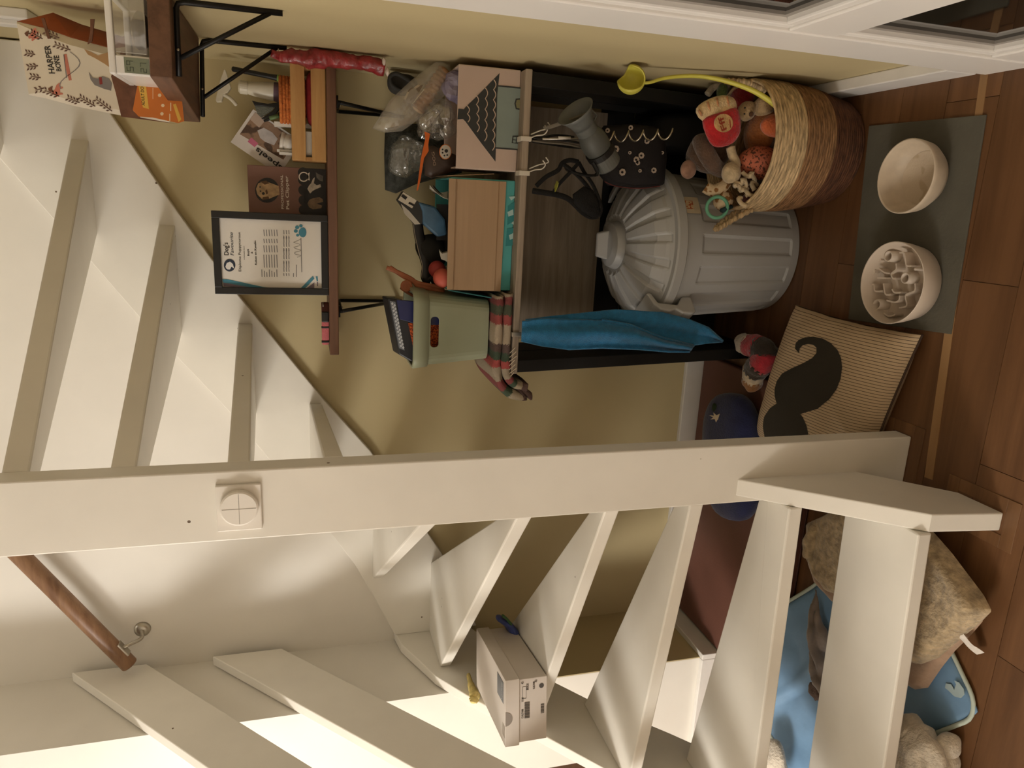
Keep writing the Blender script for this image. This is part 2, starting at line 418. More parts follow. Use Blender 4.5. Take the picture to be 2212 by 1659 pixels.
# glazed door in the right wall
door_m = M('door_paint', (236,231,224), 0.35, var=0.015, vscale=6)
glass_m = M('dark_night_glass', (26,24,21), 0.04, var=0.1, spec=0.6)
gask = M('glazing_bead_grey', (150,143,134), 0.5)
D = thing('door_1', 'white glazed door', 'door'); del D['category']; struct(D, 'white glazed door in the right wall')
XD = XR-0.034
b = B(); b.box((XD,1.235,0.0),(XR,1.362,2.3)); obj('stile', b, door_m, D, bevel=0.003)
rails = [(0.0,0.13),(0.50,0.60),(1.10,1.20),(1.70,1.80),(2.2,2.3)]
for z0,z1 in rails: obj('rail', B().box((XD+0.002,0.42,z0),(XR,1.235,z1)), door_m, D, bevel=0.003)
obj('stile', B().box((XD,0.30,0.0),(XR,0.42,2.3)), door_m, D, bevel=0.003)
for (a,z0),(z1,c) in zip(rails[:-1],rails[1:]):
    f = B(); t = 0.022
    f.box((XD+0.006,0.42,z0),(XR-0.002,0.42+t,z1)); f.box((XD+0.006,1.235-t,z0),(XR-0.002,1.235,z1)); f.box((XD+0.006,0.42+t,z0),(XR-0.002,1.235-t,z0+t)); f.box((XD+0.006,0.42+t,z1-t),(XR-0.002,1.235-t,z1))
    fo = obj('pane_moulding', f, door_m, D, bevel=0.004)
    g = B(); t2 = t+0.012
    g.box((XD+0.018,0.42+t,z0+t),(XR-0.001,0.42+t2,z1-t)); g.box((XD+0.018,1.235-t2,z0+t),(XR-0.001,1.235-t,z1-t)); g.box((XD+0.018,0.42+t2,z0+t),(XR-0.001,1.235-t2,z0+t2)); g.box((XD+0.018,0.42+t2,z1-t2),(XR-0.001,1.235-t2,z1-t))
    obj('glazing_bead', g, gask, fo)
    obj('pane', B().box((XD+0.024,0.42+t2,z0+t2),(XR-0.003,1.235-t2,z1-t2)), glass_m, D)
obj('strike_plate', B().box((XD+0.004,1.3625,0.215),(XD+0.016,1.3645,0.285)), M('brass', (150,120,60), 0.35, 0.8), D)
# white upright moulding high on the right wall
b = B(); b.box((XR-0.022,1.93,2.02),(XR,2.05,2.62)); b.box((XR-0.032,1.95,2.02),(XR-0.02,1.985,2.62)); struct(obj('trim_2', b, base_m, bevel=0.003))

# ================================================================== staircase
ST = thing('staircase', 'white painted winding open staircase with flat newel post and wide raking balustrade boards', 'staircase', (-0.6,1.4,0))
px0, px1, py0, py1 = -0.660, -0.516, 1.372, 1.424
obj('newel_post', B().box((px0,py0,0),(px1,py1,2.75)), white_gloss, ST, bevel=0.003)
V3 = lambda x,y,z: Vector((x,y,z))
def tread(top, th=0.036):
    t = [V3(*p) for p in top]; obj('tread', B().slab(t, [p-V3(0,0,th) for p in t]), white_gloss, ST, bevel=0.004)
xi = -1.545; yw = 2.334
tread([(-0.643,1.118,0.200),(xi,1.062,0.207),(xi,1.295,0.207),(-0.642,1.335,0.200)])
tread([(-0.643,1.288,0.398),(xi,1.245,0.413),(xi,1.545,0.413),(-0.66,1.400,0.398),(-0.66,1.3715,0.398),(-0.643,1.3715,0.398)])
tread([(-0.658,1.3745,0.602),(xi,1.498,0.62),(xi,1.830,0.62),(-0.655,1.430,0.602)])
tread([(-0.658,1.3745,0.816),(xi,1.765,0.828),(xi,2.18,0.828),(-0.655,1.424,0.816)])
tread([(-0.658,1.3745,1.022),(xi,2.115,1.036),(xi,yw,1.038),(-1.268,yw,1.038),(-0.658,1.42,1.022)])
tread([(-0.658,1.3745,1.232),(-1.310,yw,1.245),(-0.965,yw,1.245),(-0.60,1.424,1.230)])
tread([(-0.64,1.424,1.424),(-0.995,yw,1.449),(-0.660,yw,1.449),(-0.516,1.424,1.424)], 0.04)
tread([(-0.63,1.424,1.606),(-0.690,yw,1.655),(-0.396,yw,1.655),(-0.516,1.424,1.606)], 0.042)
tread([(-0.60,1.424,1.812),(-0.424,yw,1.860),(-0.105,yw,1.860),(-0.516,1.424,1.812)], 0.045)
tread([(-0.58,1.424,1.99),(-0.140,yw,2.066),(0.118,yw,2.066),(-0.516,1.424,1.99)], 0.045)
tread([(-0.56,1.424,2.20),(0.09,yw,2.272),(0.335,yw,2.272),(0.30,2.0,2.272),(-0.516,1.40,2.20)], 0.045)
# stringboards
def board_xz(pts, y0, y1, name='string_board', bev=0.003): obj(name, B().slab([V3(x,y0,z) for x,z in pts],[V3(x,y1,z) for x,z in pts]), white_gloss, ST, bevel=bev)
def board_yz(pts, x0, x1, name='string_board', bev=0.003): obj(name, B().slab([V3(x0,y,z) for y,z in pts],[V3(x1,y,z) for y,z in pts]), white_gloss, ST, bevel=bev)
board_xz([(0.355,2.065),(0.183,1.957),(-0.05,1.818),(-0.29,1.664),(-0.447,1.55),(-0.651,1.400),(-0.83,1.254),(-1.0,1.15),(-1.137,1.060),(-1.234,1.0),(xi,0.86),
          (xi,1.165),(-1.42,1.222),(-1.25,1.305),(-1.137,1.378),(-0.682,1.69),(-0.515,1.822),(-0.372,1.934),(-0.212,2.048),(0.355,2.46)], yw-0.004, YB-0.002)
board_yz([(YB-0.002,1.165),(2.27,1.15),(2.07,1.06),(1.95,0.975),(1.85,0.895),(1.72,0.785),(1.57,0.665),(1.2,0.365),(1.02,0.21),(0.97,0.0),
          (1.16,0.0),(1.30,0.10),(1.655,0.41),(1.85,0.595),(1.95,0.672),(2.08,0.765),(YB-0.002,0.90)], XL+0.001, xi)
board_yz([(1.374,0.487),(1.120,0.172),(1.098,0.0),(1.214,0.0),(1.374,0.152)], -0.642, -0.600)
# balustrade of wide raking boards on the open side
def rakeb(z28, sl, hgt, y0=0.86, y1=2.33):
    f = lambda y: z28+sl*(y-2.28)
    board_yz([(y0,f(y0)),(y1,f(y1)),(y1,f(y1)-hgt),(y0,f(y0)-hgt)], XL+0.001, xi, 'balustrade_board')
rakeb(2.165,0.905,0.222); rakeb(1.738,0.925,0.225)
obj('newel_post', B().box((XL-0.035,0.80,0),(XL-0.002,0.97,1.75)), white_gloss, ST, bevel=0.003)
# patched-in wooden collars around the stair feet
collar = wood('floor_patch', (122,86,54), (92,62,36), axis=0, rough=0.45)
def ring(name, x0,x1,y0,y1,t,h):
    b = B(); b.box((x0,y0,-0.002),(x1,y0+t,h)); b.box((x0,y1-t,-0.002),(x1,y1,h)); b.box((x0,y0+t,-0.002),(x0+t,y1-t,h)); b.box((x1-t,y0+t,-0.002),(x1,y1-t,h))
    return struct(obj(name, b, collar, bevel=0.001))
ring('trim_3', -0.68,-0.565,1.062,1.245,0.030,0.0022); ring('trim_4', -0.69,-0.485,1.335,1.46,0.030,0.0022)

# round dimmer on the newel post
sw = M('switch_plastic', (240,234,224), 0.35, var=0.01)
c = ony(517,1093,py0); T = FRONT(c)
s = thing('wall_switch', 'white square push-button wall switch with round knob on the newel post', 'switch', c)
obj('plate', B().box((-0.048,-0.041,0),(0.046,0.041,0.008),T), sw, s, bevel=0.002)
kb = Matrix.Translation(Vector((0.002,-0.001,0.0)))
obj('knob', B().lathe([(0.0,0.008),(0.035,0.008),(0.035,0.018),(0.032,0.020),(0.0,0.020)],32,T@kb), sw, s, smooth=False)
gr = M('switch_groove', (170,162,150), 0.6)
obj('groove', B().box((-0.0305,-0.0005,0.0195),(0.0305,0.0005,0.0204),T@kb).box((-0.0005,-0.0305,0.0195),(0.0005,0.0305,0.0204),T@kb), gr, s)

# handrail on the back wall
rl = wood('handrail_wood', (152,116,86), (120,86,62), axis=0, rough=0.4, scale=1.5)
a = Vector((-1.512,YB-0.075,2.028)); e_ = Vector((-0.60,YB-0.075,2.615))
HR = thing('handrail', 'round brown wooden handrail on a metal wall bracket above the stairs', 'handrail', a)
dv = (e_-a).normalized()
obj('rail', B().tube([a, a+dv*0.004, e_], [0.0245,0.026,0.026], 18), rl, HR, smooth=True)
stl = M('brushed_steel', (190,184,172), 0.32, 0.85, var=0.05)
hb = ony(308,1358,YB)
obj('wall_rose', B().lathe([(0,0.014),(0.012,0.014),(0.024,0.009),(0.026,0.0),(0.0,0.0)],24,FRONT(Vector((hb.x,YB,hb.z)))), stl, HR, smooth=True)
q = a+dv*0.075
obj('bracket_arm', B().tube(spline([Vector((hb.x,YB-0.01,hb.z)),Vector((hb.x-0.01,YB-0.04,hb.z-0.004)),Vector((q.x+0.01,YB-0.072,q.z-0.045)),q+Vector((0,0,-0.022))],5), 0.006, 8), stl, HR, smooth=True)
obj('saddle', B().box((-0.026,-0.014,-0.003),(0.026,0.014,0.004), frame_m(q+Vector((0,0,-0.0285)), dv, (0,1,0))), stl, HR, bevel=0.002)
# ================================================================== print helpers
def mpp(Y, x, y): return (ony(x, y+1, Y)-ony(x, y, Y)).length
def pxtext(body, a, e, hpx, Y, m, parent, name='lettering', h=0.0006, bold=0.0, shear=0.0):
    """lettering whose baseline runs from pixel a to pixel e on the plane Y"""
    p0 = ony(a[0],a[1],Y); p1 = ony(e[0],e[1],Y); d = p1-p0; d.y = 0
    cu = bpy.data.curves.new(name, 'FONT'); cu.body = body; cu.size = 1.0; cu.resolution_u = 3; cu.offset = bold; cu.shear = shear
    t = bpy.data.objects.new(name, cu); COL.objects.link(t)
    dg = bpy.context.evaluated_depsgraph_get(); me = bpy.data.meshes.new_from_object(t.evaluated_get(dg))
    bpy.data.objects.remove(t, do_unlink=True); bpy.data.curves.remove(cu)
    w_ = max(v.co.x for v in me.vertices); s = d.length/w_; sy = hpx*mpp(Y,a[0],a[1])/0.69
    x = d.normalized(); up = Vector((-x.z,0,x.x))
    b = B(); b.v = [p0+x*(v.co.x*s)+up*(v.co.y*sy)+Vector((0,-h,0)) for v in me.vertices]; b.f = [tuple(p.vertices) for p in me.polygons]
    bpy.data.meshes.remove(me)
    o = obj(name, b, m, parent); md = o.modifiers.new('solid','SOLIDIFY'); md.thickness = 0.0003
    return o
def pxcirc(name, c, r, Y, m, parent, h=0.0008, n=20, ry=None):
    ry = r if ry is None else ry
    return pxdecal(name, [(c[0]+r*math.cos(2*math.pi*i/n), c[1]+ry*math.sin(2*math.pi*i/n)) for i in range(n)], Y, m, parent, h)
def joinpx(name, polys, Y, m, parent, h=0.0008):
    b = B(); many = len(polys) > 1
    for pts in polys:
        t = [Vector((p.x, Y-h, p.z)) for p in pxpoly(pts, Y)]; b.slab(t, [Vector((p.x, Y, p.z)) for p in t])
    o = obj(name, b, m, parent)
    if many: o['kind'] = 'stuff'
    return o
def sprig(x, y, L, ang, n=4, w=5):
    """little printed leaf sprig: pixel polygons (stem + leaf pairs)"""
    out = []; dx, dy = math.cos(ang), math.sin(ang); px_, py_ = -dy, dx
    out.append([(x-px_*1.2,y-py_*1.2),(x+px_*1.2,y+py_*1.2),(x+dx*L+px_*0.6,y+dy*L+py_*0.6),(x+dx*L-px_*0.6,y+dy*L-py_*0.6)])
    for i in range(n):
        t = (i+0.6)/n*L
        for sgn in (-1,1):
            cx, cy = x+dx*t+px_*sgn*w*0.9+dx*3, y+dy*t+py_*sgn*w*0.9+dy*3; la = ang+sgn*0.7; lx, ly = math.cos(la), math.sin(la)
            out.append([(cx-lx*w*0.9,cy-ly*w*0.9),(cx-ly*w*0.38,cy+lx*w*0.38),(cx+lx*w*0.9,cy+ly*w*0.9),(cx+ly*w*0.38,cy-lx*w*0.38)])
    return out

# ================================================================== corner shelf on the right wall
walnut = wood('walnut_board', (112,78,58), (78,52,38), axis=1, rough=0.5, scale=1.2)
walnut_x = wood('walnut_board_x', (118,82,60), (84,56,40), axis=0, rough=0.5, scale=1.2)
blk = M('black_steel', (26,24,22), 0.45, 0.3, var=0.1)
SH = thing('wall_shelf', 'short dark walnut wall shelf carrying the kibble bag, on black angle brackets by the door', 'shelf', (XR,1.85,1.69))
poly = [(0.204,1.62),(0.358,1.64),(0.358,2.055),(0.157,2.0)]
obj('shelf_board', B().slab([V3(x,y,1.731) for x,y in poly],[V3(x,y,1.691) for x,y in poly]), walnut, SH, bevel=0.002)
sb = M('bolt_steel', (180,170,150), 0.3, 0.9)
for ya, yb, xf in ((2.052,2.0,0.172),(1.675,1.662,0.215)):
    w0 = V3(XR-0.006,ya,1.685); f0 = V3(xf,yb,1.685)
    b = B(); b.tube([f0, w0+V3(-0.012,0,0), w0+V3(-0.003,0,-0.004), w0+V3(0,0,-0.016), w0+V3(0,0,-0.20)], 0.0055, 8)
    b.tube([f0+(w0-f0)*0.25+V3(0,0,-0.004), w0+V3(-0.002,0,-0.175)], 0.005, 8)
    obj('bracket', b, blk, SH, smooth=True)
    obj('bolt', B().ell(f0+(w0-f0)*0.35+V3(0,-0.007,-0.001), (0.003,0.003,0.003), 8, 6), sb, SH, smooth=True)

# ---- kibble bag
YG = 1.80
bagw = M('bag_cream', (232,222,204), 0.45, var=0.03, bump=0.25, bscale=18, spec=0.5)
bago = M('bag_orange', (214,122,50), 0.45, var=0.06); bagbr = M('bag_brown', (118,78,58), 0.5, var=0.15, vscale=60)
brk = M('bag_rust', (176,92,52), 0.5, var=0.12, bump=0.2, bscale=20); ink = M('dark_ink', (42,38,36), 0.6); sprigm = M('sprig_brown', (104,76,66), 0.6)
coral = M('print_coral', (206,128,108), 0.6); greyp = M('print_grey', (140,134,132), 0.6); ylw = M('print_yellow', (236,190,84), 0.6)
KB = thing('pet_food_bag', 'tall cream and orange bag of dry dog food with leaf print, on the shelf', 'bag', (0.26,1.86,1.731))
L = [(402,268),(330,262),(240,247),(150,228),(95,213),(62,203)]; Rr = [(402,90),(330,98),(240,112),(150,88),(95,68),(36,50)]
fl = [ony(x,y,YG) for x,y in L]; fr = [ony(x,y,YG) for x,y in Rr]
z0 = 1.7315
for s_ in (fl, fr): s_[0].z = z0
dep = [0.105,0.12,0.115,0.10,0.075,0.012]
rings = []
for a, c, d in zip(fl, fr, dep):
    n_ = [a+V3(0.012,0,0), c+V3(-0.008,0,0), V3(min(c.x+0.008,XR-0.012),YG+0.012,c.z), V3(min(c.x+0.05,XR-0.01),YG+d,c.z), V3(a.x+0.03,YG+d,a.z), a+V3(0.002,0.012,0)]
    if d < 0.02: n_ = [a, c, V3(c.x+0.004,YG+0.004,c.z), V3(c.x+0.004,YG+d,c.z), V3(a.x,YG+d,a.z), V3(a.x-0.002,YG+0.004,a.z)]
    rings.append(n_)
obj('bag_body', B().rings(rings), bagw, KB)
# rust coloured gusset on the wall side
gb = B(); P_ = [r[2]+V3(0.0012,-0.001,0) for r in rings]; Q_ = [r[3]+V3(0.0012,-0.001,0) for r in rings]
for i in range(len(P_)-1): gb.slab([P_[i],P_[i+1],Q_[i+1],Q_[i]],[v+V3(-0.001,0.0005,0) for v in (P_[i],P_[i+1],Q_[i+1],Q_[i])])
G = obj('gusset', gb, brk, KB)
pxdecal('orange_panel', [(287,238),(300,168),(352,172),(392,205),(398,262),(385,266),(330,254),(300,252)], YG, bago, KB, 0.0012)
pxdecal('brown_field', [(240,165),(262,110),(290,115),(302,170),(288,240),(304,254),(350,262),(385,268),(262,252),(250,200)], YG, bagbr, KB, 0.0008)
pxdecal('yellow_label', [(297,176),(314,173),(322,236),(309,232)], YG, ylw, KB, 0.0018)
pxtext('ADULT DOG', (313,228), (310,182), 6.5, YG-0.0014, ink, KB, bold=0.01)
pxtext('HARPER', (119,160), (108,98), 12, YG-0.0002, ink, KB, bold=0.012)
pxtext('AND', (122,140), (119,122), 4, YG-0.0002, ink, KB)
pxtext('BONE', (133,155), (127,120), 10, YG-0.0002, ink, KB, bold=0.012)
pxdecal('coral_stroke', [(138,118),(144,117),(150,148),(155,173),(149,174),(142,146)], YG, coral, KB)
joinpx('thin_line', [[(137,118),(139,118),(145,168),(143,168)]], YG, greyp, KB)
leaf = []
for (x,y,Lh,an,n_) in ((128,208,34,-2.75,4),(76,118,20,-2.95,3),(82,142,22,3.0,3),(88,168,22,-3.0,3),(92,84,30,-2.6,4),(128,82,34,-2.7,4),(152,108,36,-2.8,4),(172,222,28,-2.75,4),(206,230,40,-2.6,5),(242,240,44,-2.5,5),(96,190,20,2.9,2)):
    leaf += sprig(x,y,Lh,an,n_)
joinpx('leaf_print', leaf, YG, sprigm, KB, 0.0007)
def critter(x, y, s, m):
    A = [(-10,8),(-12,3),(-6,-2),(-2,-12),(4,-17),(7,-15),(6,-9),(12,-8),(12,-5),(6,-4),(6,4),(12,5),(12,8),(4,9),(-2,14),(-4,12),(-3,7)]
    joinpx('animal_print', [[(x+p*s, y+q*s) for p, q in A]], YG, m, KB, 0.0007)
    joinpx('hat_print', [[(x+p*s, y+q*s) for p, q in ((-10,-10),(-12,3),(-16,2),(-20,-4),(-15,-8))]], YG, bagbr, KB, 0.0011)
critter(72,76,0.95,coral); critter(124,196,1.0,coral)
pxdecal('grey_animal', [(192,156),(200,168),(212,170),(222,165),(236,170),(242,180),(240,196),(225,192),(205,184),(196,172)], YG, greyp, KB, 0.0014)
pxdecal('collar_print', [(214,167),(220,167),(222,182),(216,183)], YG, M('print_red', (150,60,56), 0.6), KB, 0.0018)
pxdecal('tan_animal', [(182,106),(196,112),(212,120),(236,112),(242,130),(243,150),(226,138),(206,126),(190,118)], YG, M('print_tan', (190,150,104), 0.6), KB, 0.0008)
joinpx('path_print', [[(150+22*math.sin(t*0.52)+dx, 112+8*t) for t in range(11)]+[(152+22*math.sin(t*0.52)+dx, 112+8*t) for t in range(10,-1,-1)] for dx in (0,)], YG, greyp, KB)
joinpx('icon_print', [[(x+4*math.cos(k), y+4*math.sin(k)) for k in [i*1.047 for i in range(6)]] for x,y in ((345,206),(352,228),(350,246))]+[[(368,222),(370,222),(370,240),(368,240)],[(366,246),(368,246),(368,262),(366,262)],[(330,190),(331,190),(331,214),(330,214)]], YG, M('print_cream', (245,220,180), 0.6), KB, 0.0016)
pxdecal('yellow_foot', [(374,226),(380,224),(392,258),(386,264)], YG, ylw, KB, 0.0018)
joinpx('gusset_line', [[(90,40),(97,40),(110,84),(104,84)],[(196,42),(205,42),(200,90),(190,96),(196,70)]], YG-0.0, bagbr, G, 0.004)

# ---- clear storage tub with white digital display
TB = thing('kitchen_scale_tub', 'clear plastic tub with white rim and digital display at the shelf end', 'container', (0.29,1.68,1.731))
wp = M('white_plastic', (232,228,222), 0.3, var=0.01); tubm = clear('clear_tub', (200,196,190), 0.10, 0.22, 0.06, 0.05)
x0,x1,y0,y1,zt = 0.246,0.352,1.642,1.80,1.805
o = B(); openbox(o,(x0,y0,1.737),(x1,y1,zt-0.012),0.003); obj('tub', o, tubm, TB, bevel=0.004)
rim = B(); rim.box((x0-0.040,y0-0.006,zt-0.012),(x1+0.004,y0+0.008,zt)); rim.box((x0-0.040,y1-0.008,zt-0.012),(x1+0.004,y1+0.004,zt)); rim.box((x0-0.040,y0+0.008,zt-0.012),(x0,y1-0.008,zt)); rim.box((x1-0.004,y0+0.008,zt-0.012),(x1+0.004,y1-0.008,zt))
obj('rim', rim, wp, TB, bevel=0.003)
hs = obj('display_housing', B().slab([V3(x0-0.040,y0-0.004,z) if k in (0,3) else V3(x0-0.004,y0-0.004,z) for k,z in ((0,1.7315),(1,1.7315),(2,zt-0.012),(3,zt-0.012))],[V3(x0-0.040,y1,z) if k in (0,3) else V3(x0-0.004,y1,z) for k,z in ((0,1.7315),(1,1.7315),(2,zt-0.012),(3,zt-0.012))]), wp, TB, bevel=0.003)
lcd = M('lcd_green', (128,134,112), 0.25, var=0.02); seg = M('lcd_segment', (86,92,76), 0.4)
obj('display', B().box((x0-0.036,y0-0.0048,1.734),(x0-0.008,y0-0.0036,1.778)), lcd, hs)
def digit(b, x, z, w_, h_, segs):
    t = 0.0011; S_ = {'a':(x,z+h_-t,x+w_,z+h_),'g':(x,z+h_/2-t/2,x+w_,z+h_/2+t/2),'d':(x,z,x+w_,z+t),'f':(x,z+h_/2,x+t,z+h_),'b':(x+w_-t,z+h_/2,x+w_,z+h_),'e':(x,z,x+t,z+h_/2),'c':(x+w_-t,z,x+w_,z+h_/2)}
    for s_ in segs: q = S_[s_]; b.box((q[0],y0-0.0053,q[1]),(q[2],y0-0.0047,q[3]))
b = B(); digit(b,x0-0.033,1.762,0.008,0.012,'acdfg'); digit(b,x0-0.022,1.762,0.008,0.012,'abcfg'); digit(b,x0-0.033,1.739,0.007,0.011,'abged'); digit(b,x0-0.023,1.739,0.007,0.011,'abc')
obj('digits', b, seg, hs)
obj('kibble_scoop', B().ell((0.30,1.71,1.757),(0.035,0.05,0.016),12,8,nz=0.3,ns=40), M('dark_kibble', (92,80,70), 0.7, var=0.3, vscale=70), TB, smooth=True)

# ================================================================== middle shelf on the back wall
S2 = thing('wall_shelf', 'long walnut wall shelf with framed diploma and wooden crate on it', 'shelf', (-0.05,YB,1.362))
obj('shelf_board', B().box((-0.449,2.10,1.3625),(0.338,YB-0.002,1.388)), walnut_x, S2, bevel=0.0025)
for xb in (0.245,-0.325):
    b = B(); b.box((xb-0.016,2.115,1.357),(xb+0.016,2.135,1.3622))
    b.tube([V3(xb,2.125,1.355),V3(xb,YB-0.02,1.352),V3(xb,YB-0.008,1.345),V3(xb,YB-0.006,1.15)],0.0055,8)
    b.tube([V3(xb,2.13,1.352),V3(xb,YB-0.01,1.165)],0.0055,8)
    obj('bracket', b, blk, S2, smooth=True)
    obj('bolt', B().ell((xb,2.10+0.10,1.348),(0.004,0.004,0.003),8,6), sb, S2, smooth=True)
ZS = 1.3885

# ---- framed diploma
YF = 2.135
FR = thing('picture_frame', 'black framed diploma with teal paw print, standing on the middle shelf', 'frame', (-0.165,YF,ZS))
fx0,fx1,fz0,fz1 = -0.279,-0.055,ZS,1.692; t = 0.019
fm = M('black_frame', (34,32,30), 0.4, var=0.06)
b = B(); b.box((fx0,YF-0.012,fz0),(fx0+t,YF+0.006,fz1)); b.box((fx1-t,YF-0.012,fz0),(fx1,YF+0.006,fz1)); b.box((fx0+t,YF-0.012,fz0),(fx1-t,YF+0.006,fz0+t)); b.box((fx0+t,YF-0.012,fz1-t),(fx1-t,YF+0.006,fz1))
obj('frame', b, fm, FR, bevel=0.0012)
obj('strut', B().box((-0.19,YF+0.006,ZS),(-0.15,YF+0.05,ZS+0.004)).slab([V3(-0.19,YF+0.006,1.6),V3(-0.15,YF+0.006,1.6),V3(-0.15,YF+0.05,ZS+0.004),V3(-0.19,YF+0.05,ZS+0.004)],[V3(-0.19,YF+0.008,1.602),V3(-0.15,YF+0.008,1.602),V3(-0.15,YF+0.053,ZS+0.005),V3(-0.19,YF+0.053,ZS+0.005)]), fm, FR)
pap = obj('paper', B().box((fx0+t-0.001,YF-0.001,fz0+t-0.001),(fx1-t+0.001,YF+0.004,fz1-t+0.001)), M('diploma_paper', (232,226,216), 0.35, var=0.01), FR)
teal = M('print_teal', (74,140,160), 0.5); mauve = M('print_mauve', (130,116,128), 0.5); navy_i = M('print_navy', (44,54,70), 0.5); gink = M('print_pencil', (140,136,132), 0.6)
Yp = YF-0.0012
pxdecal('teal_band', [(480,603),(490,603),(570,620),(620,625),(560,624),(482,610)], Yp, teal, pap); pxdecal('mauve_band', [(482,610),(560,624),(600,625),(483,618)], Yp, mauve, pap)
pxdecal('teal_band', [(648,624),(676,596),(679,602),(662,620),(655,625)], Yp, teal, pap, 0.001); pxdecal('mauve_band', [(660,624),(679,610),(679,622),(670,625)], Yp, mauve, pap, 0.001)
pxdecal('teal_bar', [(682,597),(686,597),(687,607),(684,607)], Yp, teal, pap); pxdecal('mauve_bar', [(684,609),(687,609),(687,618),(685,618)], Yp, mauve, pap)
pxcirc('logo_disc', (496,573), 12.5, Yp, navy_i, pap, 0.0008, 24, 13.5)
pxdecal('logo_dog', [(487,576),(490,568),(497,565),(503,570),(506,580),(500,576),(497,582),(492,582),(489,580)], Yp, M('print_white', (236,232,226), 0.5), pap, 0.0014)
pxtext('Dog\'s', (494,552), (492,524), 9, Yp, ink, pap, bold=0.015); pxtext('Favourite', (505,553), (503,502), 7, Yp, navy_i, pap, shear=0.2)
pxtext('Diploma Puppycursus', (521,587), (519,502), 5, Yp, ink, pap); pxtext('is behaald door', (529,561), (528,531), 2.6, Yp, gink, pap)
pxtext('Raya', (539,553), (537,538), 4, Yp, ink, pap, bold=0.012); pxtext('&', (546,548), (546,544), 4, Yp, ink, pap); pxtext('Ruben en Katelin', (555,573), (553,520), 4, Yp, ink, pap, bold=0.012)
def bars(rows): return [[(x-0.9,y0_),(x+0.9,y0_),(x+0.9+dx,y1_),(x-0.9+dx,y1_)] for x,y0_,y1_,dx in rows]
rows = []
for k in range(6):
    x = 571+5.6*k
    for a_,c_ in ((578,550),(545,530),(525,516),(510,496)): rows.append((x,a_,c_,-1.2))
for k in range(7): rows.append((566+5.4*k,598,582+3*(k%3),-0.5))
rows += [(634,598,590,0),(640,572,598,0)]
joinpx('text_rows', bars(rows), Yp, gink, pap, 0.0006)
rows = [(613.5+x,y,y-6-3*((k*7)%3),-0.6) for x in (0,5.5,11) for k,y in enumerate(range(596,500,-9))]+[(652,588,514,-2)]
joinpx('handwriting', bars(rows), Yp, gink, pap, 0.0006)
sg = spline([V3(642+8*math.sin(i*1.9),556-4*i*0.9,0) for i in range(12)],4)
bq = B(); bq.tube([ony(p.x,p.y,Yp)+V3(0,-0.0004,0) for p in sg],0.0004,4); obj('signature', bq, gink, pap)
joinpx('paw_print', [[(655+10*math.cos(k)*(1 if math.cos(k)<0 else 0.7), 502+12*math.sin(k)*0.9) for k in [i*0.524 for i in range(12)]]]+[[(x+a_*math.cos(k), y+b_*math.sin(k)) for k in [i*0.785 for i in range(8)]] for x,y,a_,b_ in ((643,508,3.5,3.2),(639,499,4.5,4),(642,491,4.8,4),(650,488,4,3.6))], Yp, teal, pap)

# ---- pet clipper box
YC = 2.20
CB = thing('clipper_box', 'brown pet clipper carton with round dog portrait, behind the diploma frame', 'box', (0.01,2.23,ZS))
c0 = ony(537,359,YC); c1 = ony(705,462,YC)
obj('carton', B().box((c1.x-0.012,YC,ZS),(0.071,YC+0.06,1.601)), M('carton_brown', (128,92,78), 0.45, var=0.04), CB, bevel=0.0015)
cblk = M('carton_black', (34,31,29), 0.45); cwht = M('carton_print', (240,230,216), 0.5)
zb = 1.452
d_ = B(); d_.box((c1.x-0.012,YC-0.0008,ZS+0.001),(0.0705,YC,zb))
for x in (-0.045,-0.018,0.010,0.038,0.058): d_.prism(circle(x,zb,0.0145,14), 0.0008, FRONT(V3(0,YC,0)))
obj('black_print', d_, cblk, CB)
pxcirc('portrait_disc', (577,411), 26, YC, cblk, CB, 0.0008, 28, 27)
dogm = M('dog_golden', (196,166,128), 0.8, var=0.18, vscale=60); dogd = M('dog_shade', (110,84,62), 0.8)
pxdecal('portrait_head', [(553,408),(558,396),(570,391),(584,395),(602,402),(604,420),(592,425),(580,430),(566,430),(556,420)], YC, dogm, CB, 0.0014)
pxdecal('portrait_ear', [(562,392),(575,390),(582,396),(572,399)], YC, dogd, CB, 0.0019); pxdecal('portrait_ear', [(566,432),(582,430),(580,424),(568,426)], YC, dogd, CB, 0.0019)
pxcirc('portrait_nose', (569,418), 3.2, YC, cblk, CB, 0.0022, 10); pxcirc('portrait_eye', (562,404), 1.8, YC, cblk, CB, 0.0022, 8); pxcirc('portrait_eye', (563,413), 1.8, YC, cblk, CB, 0.0022, 8); pxdecal('portrait_mouth', [(573,412),(577,409),(579,418),(575,420)], YC, dogd, CB, 0.0022)
pxtext('PROFESSIONAL', (613,452), (611,378), 5.0, YC, cwht, CB, bold=0.01); pxtext('Pet Clipper', (625,453), (622,380), 6.5, YC, cwht, CB, bold=0.01)
pxcirc('award_badge', (656,382), 11, YC, cwht, CB, 0.0014, 16, 11); pxcirc('award_centre', (656,382), 8.5, YC, cblk, CB, 0.0019, 16, 8.5)
pxdecal('badge_ribbon', [(664,376),(669,372),(668,380),(669,390),(664,388)], YC, cwht, CB, 0.0014)
pxdecal('dog_print', [(664,408),(668,400),(672,396),(676,386),(680,383),(678,396),(684,400),(692,398),(694,404),(684,408),(676,412),(670,418)], YC, M('dog_print_white', (206,196,180), 0.7, var=0.2, vscale=80), CB, 0.0014)
pxdecal('dog_print', [(664,440),(668,432),(676,428),(690,426),(697,430),(698,436),(684,440),(696,444),(694,450),(676,452),(668,448)], YC, M('dog_print_tan', (150,126,100), 0.7, var=0.2, vscale=80), CB, 0.0014)
